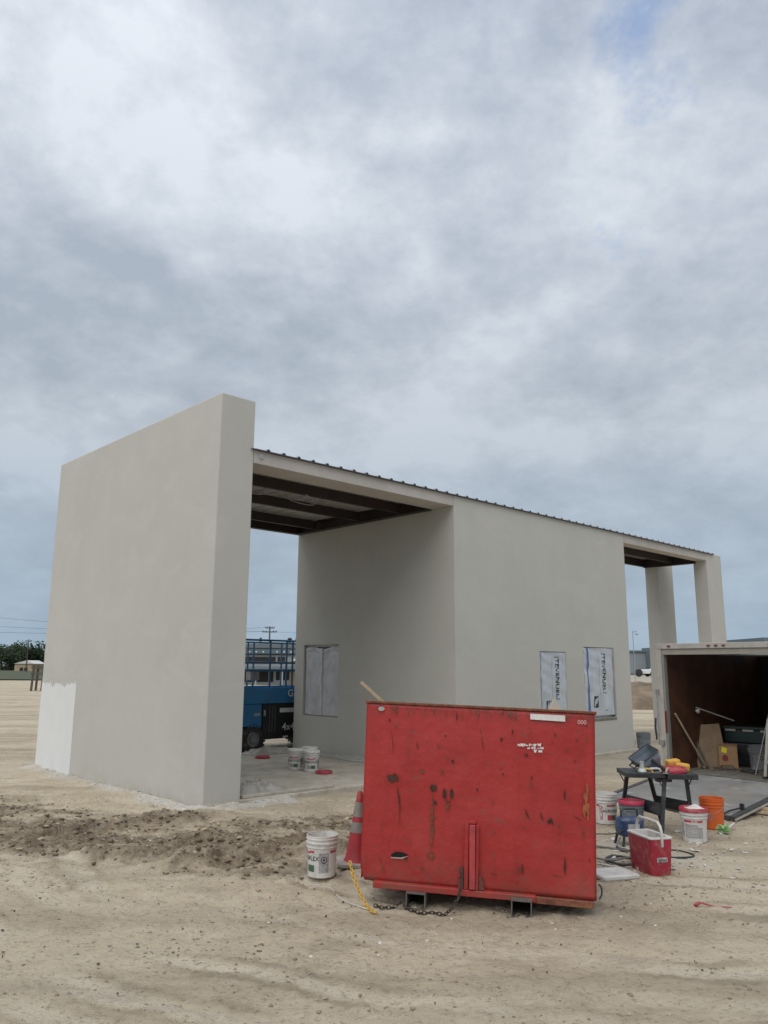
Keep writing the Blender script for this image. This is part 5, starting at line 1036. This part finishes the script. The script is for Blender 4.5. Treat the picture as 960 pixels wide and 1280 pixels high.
for k, (x, y, z, w_, d_, h_, a, m_, nm, lab) in enumerate([(1.62, 2.9, 0.0, 0.5, 0.4, 0.75, 5, (0.035, 0.03, 0.028), 'storage_box', 'tall dark box in the far right corner of the trailer'),
        (0.95, 2.75, 0.0, 0.6, 0.4, 0.85, -6, (0.03, 0.034, 0.03), 'storage_box', 'dark box stacked against the trailer end wall'), (0.30, 2.75, 0.0, 0.5, 0.4, 0.62, 8, (0.06, 0.045, 0.03), 'storage_box', 'brown box at the far left of the trailer'),
        (1.0, 2.05, 0.72, 0.30, 0.22, 0.16, 30, (0.10, 0.10, 0.10), 'tool_box', 'small grey tool box on top of the canvas bag'), (0.46, 0.98, 0.004, 0.20, 0.14, 0.06, 40, (0.12, 0.09, 0.06), 'offcut_block', 'brown offcut block in front of the cardboard box')]):
    mb = MB(); mb.box(-w_/2, w_/2, -d_/2, d_/2, 0, h_); tag(tput(mb.build(nm, mat(nm+str(k), m_, 0.7, 0.3, 5), bevel=0.012), x, y, z+0.003, R(a)), lab, 'box', grp)
hose('extension_lead', 'dark lead snaking over the trailer floor', 'cord', [tq(0.7, 0.95, 0.015), tq(0.9, 0.8, 0.015), tq(1.0, 0.95, 0.015), tq(0.85, 1.05, 0.02), tq(0.75, 0.85, 0.02), tq(1.1, 0.7, 0.015)], 0.009, hb_m, grp)
# lumber by the ramp
for k, (dx_, dy_, dz_, a) in enumerate([(0, 0, 0.0, 0), (0.03, 0.12, 0.0, 2), (0.02, 0.05, 0.042, -2)]):
    mb = MB(); mb.box(0, 2.4, -0.045, 0.045, 0, 0.04); o = mb.build('lumber', wood_l, bevel=0.004); o.location = (5.02+dx_, 11.55+dy_, gz(5.1, 11.5)+0.01+dz_); o.rotation_euler = (0, 0, R(-24+a))
    tag(o, ['nearest pale board lying under the ramp edge', 'farthest pale board lying under the ramp edge', 'pale board lying on top of the two under the ramp edge'][k], 'lumber', 'boards under the ramp')

# ------------------------------------------------------------------ scissor lift behind the pavilion
lx, ly = -3.22, 18.38
lf = thing('scissor_lift', 'blue rough-terrain scissor lift with railings parked behind the open bay', 'lift', (lx, ly, 0), YAW)
LL, LWd = 3.3, 1.7
# body local: x along visible side 0..LL, y 0 (near) .. LWd
mb = MB(); mb.box(0.05, LL-0.05, 0.16, LWd-0.16, 0.42, 0.72); mb.build('chassis', black_mt, lf, bevel=0.02)
mb = MB(); mb.add([(0.0, 0.02, 0.62), (0.58, 0.02, 0.56), (0.58, 0.02, 1.12), (0.0, 0.02, 1.12), (0.0, 0.5, 0.62), (0.58, 0.5, 0.56), (0.58, 0.5, 1.12), (0.0, 0.5, 1.12)], [(0, 1, 2, 3), (7, 6, 5, 4), (0, 4, 5, 1), (1, 5, 6, 2), (2, 6, 7, 3), (3, 7, 4, 0)]); mb.build('side_cowl', blue_mt, lf, bevel=0.02)
mb = MB(); mb.box(0.62, 2.5, 0.04, 0.55, 0.30, 1.14); ec = mb.build('engine_cover', mat('black_cover', (0.014, 0.014, 0.016), 0.5, 0.3), lf, bevel=0.02)
for x in (0.78, 0.86, 0.94): mb = MB(); mb.box(x, x+0.04, 0.026, 0.042, 0.45, 1.06); mb.build('cover_rib', mat('grey_cover', (0.06, 0.06, 0.06), 0.6), ec)
mb = MB(); T_ = RT((1.36, 0.036, 0.56), (R(90), 0, 0)); vs, fs = text('4x4', 0.24); mb.add(vs, fs, 0, T_); mb.box(-0.26, 0.2, 0.34, 0.44, -0.002, 0.002, 0, T_).box(-0.15, 0.0, -0.24, -0.2, -0.002, 0.002, 0, T_); mb.build('decal', ink_white, ec, fix=False)
mb = MB(); mb.box(0.36, 0.52, 0.012, 0.019, 0.84, 0.91); mb.build('decal', ink_grey, lf); mb = MB(); mb.box(0.64, 0.69, 0.03, 0.039, 0.84, 0.97); mb.build('decal', ink_grey, lf)
for x in (0.36, LL-0.52):
    for y in (0.16, LWd-0.16):
        w_ = MB(); prof = [(0.17, -0.15), (0.27, -0.15), (0.315, -0.12), (0.325, -0.05), (0.325, 0.05), (0.315, 0.12), (0.27, 0.15), (0.17, 0.15)]
        w_.lathe(prof, 36, 0, RT((x, y, 0.325), (R(90), 0, 0)), (False, False))
        for k in range(22):
            a = 2*math.pi*k/22
            for s_ in (-1, 1):
                w_.bar((x+0.33*math.cos(a), y+s_*0.01, 0.325+0.33*math.sin(a)), (x+0.325*math.cos(a+0.16), y+s_*0.15, 0.325+0.325*math.sin(a+0.16)), 0.035, 0.03, 0, (math.cos(a), 0, math.sin(a)))
        wo = w_.build('wheel', rubber, lf)
        r_ = MB(); r_.lathe([(0.18, -0.13), (0.17, -0.145), (0.15, -0.11), (0.09, -0.10), (0.085, -0.15), (0.0, -0.155)], 24, 0, RT((x, y, 0.325), (R(90) if y > 1 else R(-90), R(180) if y < 1 else 0, 0)), (False, True)); r_.build('rim', mat('grey_rim', (0.2, 0.2, 0.19), 0.6, 0.2, 12), wo, smooth=True)
mb = MB()
for k in range(4):
    z0 = 0.74+0.11*k
    for y in (0.62, 1.08): mb.bar((0.3, y, z0), (LL-0.3, y, z0+0.10), 0.06, 0.09).bar((0.3, y+0.07, z0+0.10), (LL-0.3, y+0.07, z0), 0.06, 0.09)
mb.build('scissor_stack', black_mt, lf)
PZ = 1.22
mb = MB(); mb.box(-0.02, LL+0.02, 0.0, LWd, PZ, PZ+0.10); mb.build('platform_deck', blue_mt, lf, bevel=0.01)
mb = MB(); mb.box(-0.02, LL+0.02, -0.022, -0.002, PZ-0.10, PZ+0.26); sk = mb.build('side_skirt', blue_mt, lf, bevel=0.004)
mb = MB(); T_ = RT((1.36, -0.026, PZ+0.12), (R(90), 0, 0)); vs, fs = text('G', 0.24); mb.add(vs, fs, 0, T_); mb.build('decal', ink_white, sk, fix=False)
mb = MB(); mb.box(-0.02, LL+0.02, LWd, LWd+0.02, PZ-0.02, PZ+0.26); mb.build('side_skirt', blue_mt, lf)
rm = mat('blue_rail', (0.03, 0.10, 0.17), 0.45, 0.15, 8)
for y in (0.02, LWd-0.02):
    for x in (0.02, 0.76, 1.24, 1.42, 2.3, LL-0.02):
        mb = MB(); mb.tube([(x, y, PZ+0.1), (x, y, PZ+1.36)], 0.024, 8); mb.build('rail_post', rm, lf)
    for z in (1.36, 0.84, 0.66): mb = MB(); mb.tube([(-0.01, y, PZ+z), (LL+0.01, y, PZ+z)], 0.024 if z != 0.66 else 0.03, 8); mb.build('guard_rail', rm, lf)
for x in (0.0, LL):
    for z in (1.36, 0.84): mb = MB(); mb.tube([(x, 0.02, PZ+z), (x, LWd-0.02, PZ+z)], 0.024, 8); mb.build('guard_rail', rm, lf)
mb = MB(); mb.box(0.35, 0.60, 0.2, 0.42, PZ+0.42, PZ+0.66); mb.build('control_box', mat('grey_box', (0.25, 0.25, 0.24), 0.6), lf, bevel=0.02)

# ------------------------------------------------------------------ background
far_grey = mat('far_grey_wall', (0.30, 0.32, 0.33), 0.8, 0.1, 0.4); far_dark = mat('far_dark_opening', (0.02, 0.018, 0.02), 0.8); far_roof = mat('far_slate', (0.13, 0.16, 0.18), 0.7, 0.1, 0.4)
pl_ = thing('industrial_plant', 'grey industrial plant with dark openings seen through the lift railings', 'building', (-16.5, 86, 0))
def bx(name, p, parent, m): mb = MB(); mb.box(*p); return mb.build(name, m, parent)
bx('wall', (0, 15, 0, 8, 0, 3.9), pl_, far_grey); rf = bx('roof', (-0.2, 15.2, -0.3, 8.2, 3.9, 4.35), pl_, far_roof)
for x in (5.1, 6.0, 9.0): mb = MB(); mb.lathe([(0.16, 4.35), (0.16, 4.8), (0.26, 4.82), (0.26, 5.0), (0.1, 5.1)], 12, 0, RT((x+0.9, 3, 0)), (False, True)); mb.build('roof_vent', far_dark, rf)
bx('window_band', (0.6, 4.9, -0.06, 0.02, 2.25, 2.95), pl_, far_dark); bx('window_band', (5.1, 5.9, -0.06, 0.02, 2.25, 2.95), pl_, far_dark)
for k in range(9): bx('lamp', (0.5+0.75*k, 0.65+0.75*k, -0.34, -0.31, 3.42, 3.55), pl_, ink_white)
bx('canopy', (0, 7.5, -1.6, 0.0, 1.65, 1.95), pl_, far_roof)
for k in range(6): bx('post', (0.2+1.4*k, 0.32+1.4*k, -1.5, -1.38, 0, 1.65), pl_, far_grey)
bx('doorway', (0.3, 4.7, -0.05, 0.02, 0.3, 1.6), pl_, far_dark); bx('doorway', (5.0, 6.4, -0.05, 0.02, 0.5, 1.6), pl_, far_dark)
bx('panel', (6.5, 9.4, -0.05, 0.02, 0.0, 1.75), pl_, mat('far_tan', (0.33, 0.25, 0.14), 0.8)); bx('conduit', (0, 15, -0.2, -0.1, 3.15, 3.25), pl_, far_dark); bx('beam', (-0.2, 15, -0.32, -0.301, 3.3, 3.75), pl_, mat('far_blue_steel', (0.09, 0.13, 0.16), 0.7))
bx('awning', (6.9, 8.6, -1.0, 0.0, 2.55, 2.75), pl_, ink_white)
wh_ = thing('metal_warehouse', 'low grey metal warehouse behind the white pickup', 'building', (44, 150, 0))
bx('wall', (0, 14, 0, 20, 0, 5.0), wh_, mat('far_blue_grey', (0.25, 0.28, 0.30), 0.7, 0.08, 0.3)); bx('roof', (-0.3, 14.3, -0.3, 20, 5.0, 5.3), wh_, far_roof)
for k in range(5): bx('wall_seam', (0.6+2.6*k, 0.75+2.6*k, -0.06, 0.01, 1.2, 5.0), wh_, far_roof)
bx('lower_wall', (-0.1, 14.1, -0.12, -0.02, 0, 1.1), wh_, far_roof)
for x in (1.6, 3.2, 3.6): mb = MB(); mb.lathe([(0.25, 5.3), (0.25, 6.1), (0.4, 6.3)], 10, 0, RT((x, 5, 0)), (False, True)); mb.build('roof_vent', far_roof, wh_)
lg = thing('long_warehouse', 'long dark-roofed warehouse rising behind the trailer roof', 'building', (58, 132, 0))
bx('wall', (0, 60, 0, 25, 0, 5.6), lg, far_grey); bx('roof', (-0.4, 60.4, -0.4, 25, 5.6, 6.15), lg, far_roof); bx('raised_bay', (5.9, 20, 1, 24, 6.15, 7.2), lg, far_roof); bx('parapet', (-8.5, -0.5, 2, 20, 0, 5.75), lg, far_roof)
# pickup
pk_ = thing('pickup_truck', 'white pickup truck parked by the grey warehouse', 'pickup', (38.9, 118, 0.75), R(6))
wp = mat('white_car_paint', (0.72, 0.72, 0.72), 0.3, 0.03)
mb = MB(); mb.add([(x, y, z) for y in (0, 1.9) for x, z in ((0, 0.45), (0, 0.95), (0.15, 1.05), (1.45, 1.12), (2.2, 1.80), (3.9, 1.82), (4.1, 1.15), (5.7, 1.12), (5.7, 0.45))], [tuple(range(8, -1, -1)), tuple(range(9, 18))]+[(i, (i+1) % 9, 9+(i+1) % 9, 9+i) for i in range(9)]); mb.build('body', wp, pk_, bevel=0.05)
mb = MB(); mb.add([(1.75, -0.02, 1.18), (2.85, -0.02, 1.18), (2.85, -0.02, 1.7), (2.27, -0.02, 1.7)], [(0, 1, 2, 3)]).add([(2.95, -0.02, 1.18), (3.85, -0.02, 1.18), (3.78, -0.02, 1.7), (2.95, -0.02, 1.7)], [(0, 1, 2, 3)]); mb.build('window', glass_m, pk_, fix=False)
for x in (1.0, 4.6):
    for y in (0.1, 1.8): mb = MB(); mb.lathe([(0.2, -0.12), (0.4, -0.12), (0.42, 0), (0.4, 0.12), (0.2, 0.12)], 20, 0, RT((x, y, 0.42), (R(90), 0, 0)), (True, True)); mb.build('wheel', rubber, pk_)
mb = MB(); mb.lathe([(0.2, -0.2), (0.5, -0.2), (0.55, 0), (0.5, 0.2), (0.2, 0.2)], 22, 0, RT((0, 0, 0.75), (R(90), 0, R(14))), (True, True)); o = mb.build('loose_tyre', rubber); o.location = (35.9, 112, 0.6); tag(o, 'big black tyre standing left of the white pickup', 'tyre')
# spoil bank
def bank(i, j):
    x = 6+30*i; y = 39+7*j; s_ = math.sin(math.pi*min(1, j*1.25))**0.6 if j < 0.8 else 0
    n_ = float(fbm(np.array([x*0.7]), np.array([y*0.9]), 4, 0.6)[0]); stp = 0.10*math.sin(j*40)
    return (x, y+0.5*n_, -0.05+(1.25*s_+stp*s_)*(0.75+0.5*n_)*min(1, 9*i, 5*(1-i)) if j < 0.98 else -0.05)
mb = MB(); mb.grid(110, 40, bank); o = mb.build('spoil_bank', mat('brown_bank', (0.19, 0.145, 0.10), 0.95, 0.45, 1.2, bump=1.0, bscale=9, dirt=(0.08, 0.06, 0.042), dscale=1.3), smooth=True); tag(o, 'low brown bank of dug soil beyond the trailer post', 'soil bank')
# raised lot the truck stands on
mb = MB(); mb.grid(40, 8, lambda i, j: (10+120*i, 60+90*j, -0.02+0.74*min(1, j*1.6))); tag(mb.build('raised_lot', mat('pale_lot', (0.37, 0.33, 0.265), 0.95, 0.15, 0.3)), kind='structure')
# poles and wires
pm = mat('pole_timber', (0.07, 0.065, 0.06), 0.85)
def upole(label, x, y, h_, arms):
    t = thing('utility_pole', label, 'utility pole', (x, y, 0), R(0), 'utility poles')
    mb = MB(); mb.tube([(0, 0, 0), (0, 0, h_)], 0.17, 10, r1=0.11); mb.build('pole', pm, t)
    for z, w_ in arms: mb = MB(); mb.bar((-w_, 0, z), (w_, 0, z), 0.14, 0.16); mb.build('crossarm', pm, t)
    for z, w_ in arms:
        for s_ in (-1, -0.5, 0.5, 1):
            mb = MB(); mb.lathe([(0.05, 0), (0.07, 0.1), (0.03, 0.2)], 8, 0, RT((s_*w_, 0, z+0.08)), (True, True)); mb.build('insulator', far_dark, t)
    return t
P1 = (-20.1, 140)
upole('dark timber utility pole with two crossarms above the lift railings', *P1, 8.9, [(8.6, 0.8), (7.9, 1.25)])
mb = MB(); mb.tube([(-21.7, 140.2, 0), (-21.7, 140.2, 6.6)], 0.09, 8).box(-21.85, -21.5, 140.0, 140.3, 6.1, 6.9); tag(mb.build('lamp_post', pm), 'short post just left of the tall utility pole', 'post')
upole('thin utility pole at the right edge of the trees', -93, 208, 8.5, [(8.0, 0.8)])
def wire(a, b_, sag, lab):
    A_, B_ = Vector(a), Vector(b_); mb = MB(); mb.tube([A_.lerp(B_, t)-Vector((0, 0, sag*4*t*(1-t))) for t in np.linspace(0, 1, 24)], 0.016, 5); tag(mb.build('power_line', far_dark), lab, 'power line', 'overhead power lines')
wire((-75, 108, 10.4), (-21.35, 140, 8.0), 0.9, 'topmost overhead power line left of the tall wall'); wire((-75, 107, 8.4), (-19, 140, 8.0), 0.9, 'middle overhead power line left of the tall wall'); wire((-75, 109, 7.3), (-20.9, 140, 8.7), 1.2, 'lowest overhead power line left of the tall wall'); wire((-21.3, 140, 8.0), (40, 150, 9.5), 1.0, 'overhead power line running right from the utility pole')
ts = thing('traffic_signal', 'black traffic signal head hanging beside the back pillar', 'traffic signal', (30.6, 86, 0)); mb = MB(); mb.tube([(0.45, 0, 0), (0.45, 0, 6.0)], 0.09, 8); mb.build('pole', pm, ts); mb = MB(); mb.box(-0.35, 0.25, -0.2, 0.2, 4.6, 5.5); mb.build('signal_head', far_dark, ts, bevel=0.05)
for k in range(3): mb = MB(); mb.lathe([(0.12, 0), (0.12, 0.12)], 12, 0, RT((-0.05, -0.2, 4.76+0.28*k), (R(90), 0, 0)), (True, True)); mb.build('lens', far_dark, ts)
st = thing('street_lamp', 'thin grey street lamp close to the windowed wall edge', 'street lamp', (28.4, 90, 0)); mb = MB(); mb.tube([(0, 0, 0), (0, 0, 6.2)], 0.045, 8); mb.build('pole', far_grey, st); mb = MB(); mb.bar((0, 0, 6.0), (0.5, 0, 6.1), 0.08).box(0.3, 0.6, -0.1, 0.1, 5.7, 5.85); mb.build('lamp_head', far_grey, st)
# timber rack at the left
rk = thing('timber_rack', 'weathered timber rack standing on the dirt left of the tall wall', 'rack', (-26.75, 61, 0), R(8))
for x in (0, 0.75, 2.2):
    for y in (0, 1.2): mb = MB(); mb.bar((x, y, 0), (x+0.05, y, 1.95), 0.14); mb.build('post', wood_d, rk)
for z in (1.3, 1.75): mb = MB(); mb.bar((-0.1, -0.08, z), (2.4, -0.08, z+0.04), 0.08, 0.14).bar((-0.1, 1.28, z), (2.4, 1.28, z), 0.08, 0.14); mb.build('rail', wood_d, rk)
mb = MB(); mb.box(-0.1, 2.4, -0.1, 1.3, 1.86, 1.92); mb.build('deck', wood_d, rk)
mb = MB(); mb.box(1.1, 1.8, 0.2, 0.9, 0.0, 0.95); mb.build('dark_drum', far_dark, rk, bevel=0.08)
# shed
sh = thing('tan_shed', 'small tan shed with white gable roof before the trees', 'shed', (-109, 236, -0.3), R(0))
bx('wall', (0, 5.6, 0, 8, 0, 2.6), sh, mat('far_tan_wall', (0.42, 0.32, 0.2), 0.8)); mb = MB(); mb.add([(x, y, z) for y in (-0.3, 8.3) for x, z in ((-0.2, 2.5), (3.5, 3.5), (5.8, 2.5))], [(0, 1, 2), (5, 4, 3), (0, 3, 4, 1), (1, 4, 5, 2), (0, 2, 5, 3)]); mb.build('roof', mat('far_white_roof', (0.62, 0.60, 0.57), 0.6), sh)
for x in (1.6, 2.9): bx('doorway', (x, x+1.0, -0.08, 0.01, 0, 1.4), sh, far_dark)
# trees
b = NB('leaves'); b.set(b.mix(b.noise(0.35, 3, 0.6), (0.022, 0.042, 0.018), (0.062, 0.095, 0.038)), 0.8); leaf_m = b.m
def tree(label, x, y, h_, w_, n_=1500, grp='trees on the left skyline'):
    t = thing('tree', label, 'tree', (x, y, 0), random.uniform(0, 6), grp)
    mb = MB(); mb.tube([(0, 0, 0), (0.1, 0, h_*0.3), (0.0, 0.1, h_*0.55)], h_*0.035, 8, r1=h_*0.015)
    for k in range(5): a = k*1.26; mb.tube([(0, 0, h_*(0.25+0.05*k)), (w_*0.3*math.cos(a), w_*0.3*math.sin(a), h_*(0.5+0.05*k))], h_*0.012, 6, r1=h_*0.005)
    mb.build('trunk', pm, t)
    cl_ = [(random.gauss(0, w_*0.26), random.gauss(0, w_*0.22), h_*random.uniform(0.32, 0.86), random.uniform(0.16, 0.30)*w_) for k in range(16)]; mb = MB()
    for k in range(n_):
        cx_, cy, cz, r = random.choice(cl_); d = Vector((random.gauss(0, 1), random.gauss(0, 1), random.gauss(0, 0.8))).normalized()*r*random.uniform(0.55, 1.05)
        c0 = Vector((cx_, cy, max(h_*0.12, min(h_*1.0, cz+d.z)))) + Vector((d.x, d.y, 0)); a = Vector((random.gauss(0, 1), random.gauss(0, 1), random.gauss(0, 1))).normalized(); e = a.orthogonal().normalized(); f_ = a.cross(e); s_ = h_*random.uniform(0.02, 0.05)
        mb.add([c0-e*s_, c0+f_*s_*0.8, c0+e*s_, c0-f_*s_*0.7], [(0, 1, 2, 3)])
    mb.build('crown', leaf_m, t, fix=False); return t
for k, (px, Y, h_, w_) in enumerate([(-14, 245, 7.6, 9), (2, 252, 8.2, 9), (14, 258, 8.6, 9.5), (27, 262, 9.6, 10), (41, 262, 9.4, 9.5), (50, 264, 7.4, 7)]):
    x = (px-480)/977.8*Y*0.985
    tree(['leafy green tree cut by the left photo edge', 'lower green tree second from the left photo edge', 'rounded green tree behind the shed left side', 'tallest rounded green tree right behind the shed', 'dark rounded green tree right of the shed', 'small green tree next to the tall wall edge'][k], x, Y, h_, w_)
mb = MB()
for k in range(2600):
    x = random.uniform(-150, -70); c0 = Vector((x, 268+random.uniform(-3, 6), abs(random.gauss(0, 1.2)))); a = Vector((random.gauss(0, 1), random.gauss(0, 1), random.gauss(0, 1))).normalized(); e = a.orthogonal().normalized(); f_ = a.cross(e); s_ = 0.5
    mb.add([c0-e*s_, c0+f_*s_, c0+e*s_, c0-f_*s_], [(0, 1, 2, 3)])
tag(mb.build('undergrowth', leaf_m, fix=False), 'dark green undergrowth along the far edge of the field', 'bushes', kind='stuff')
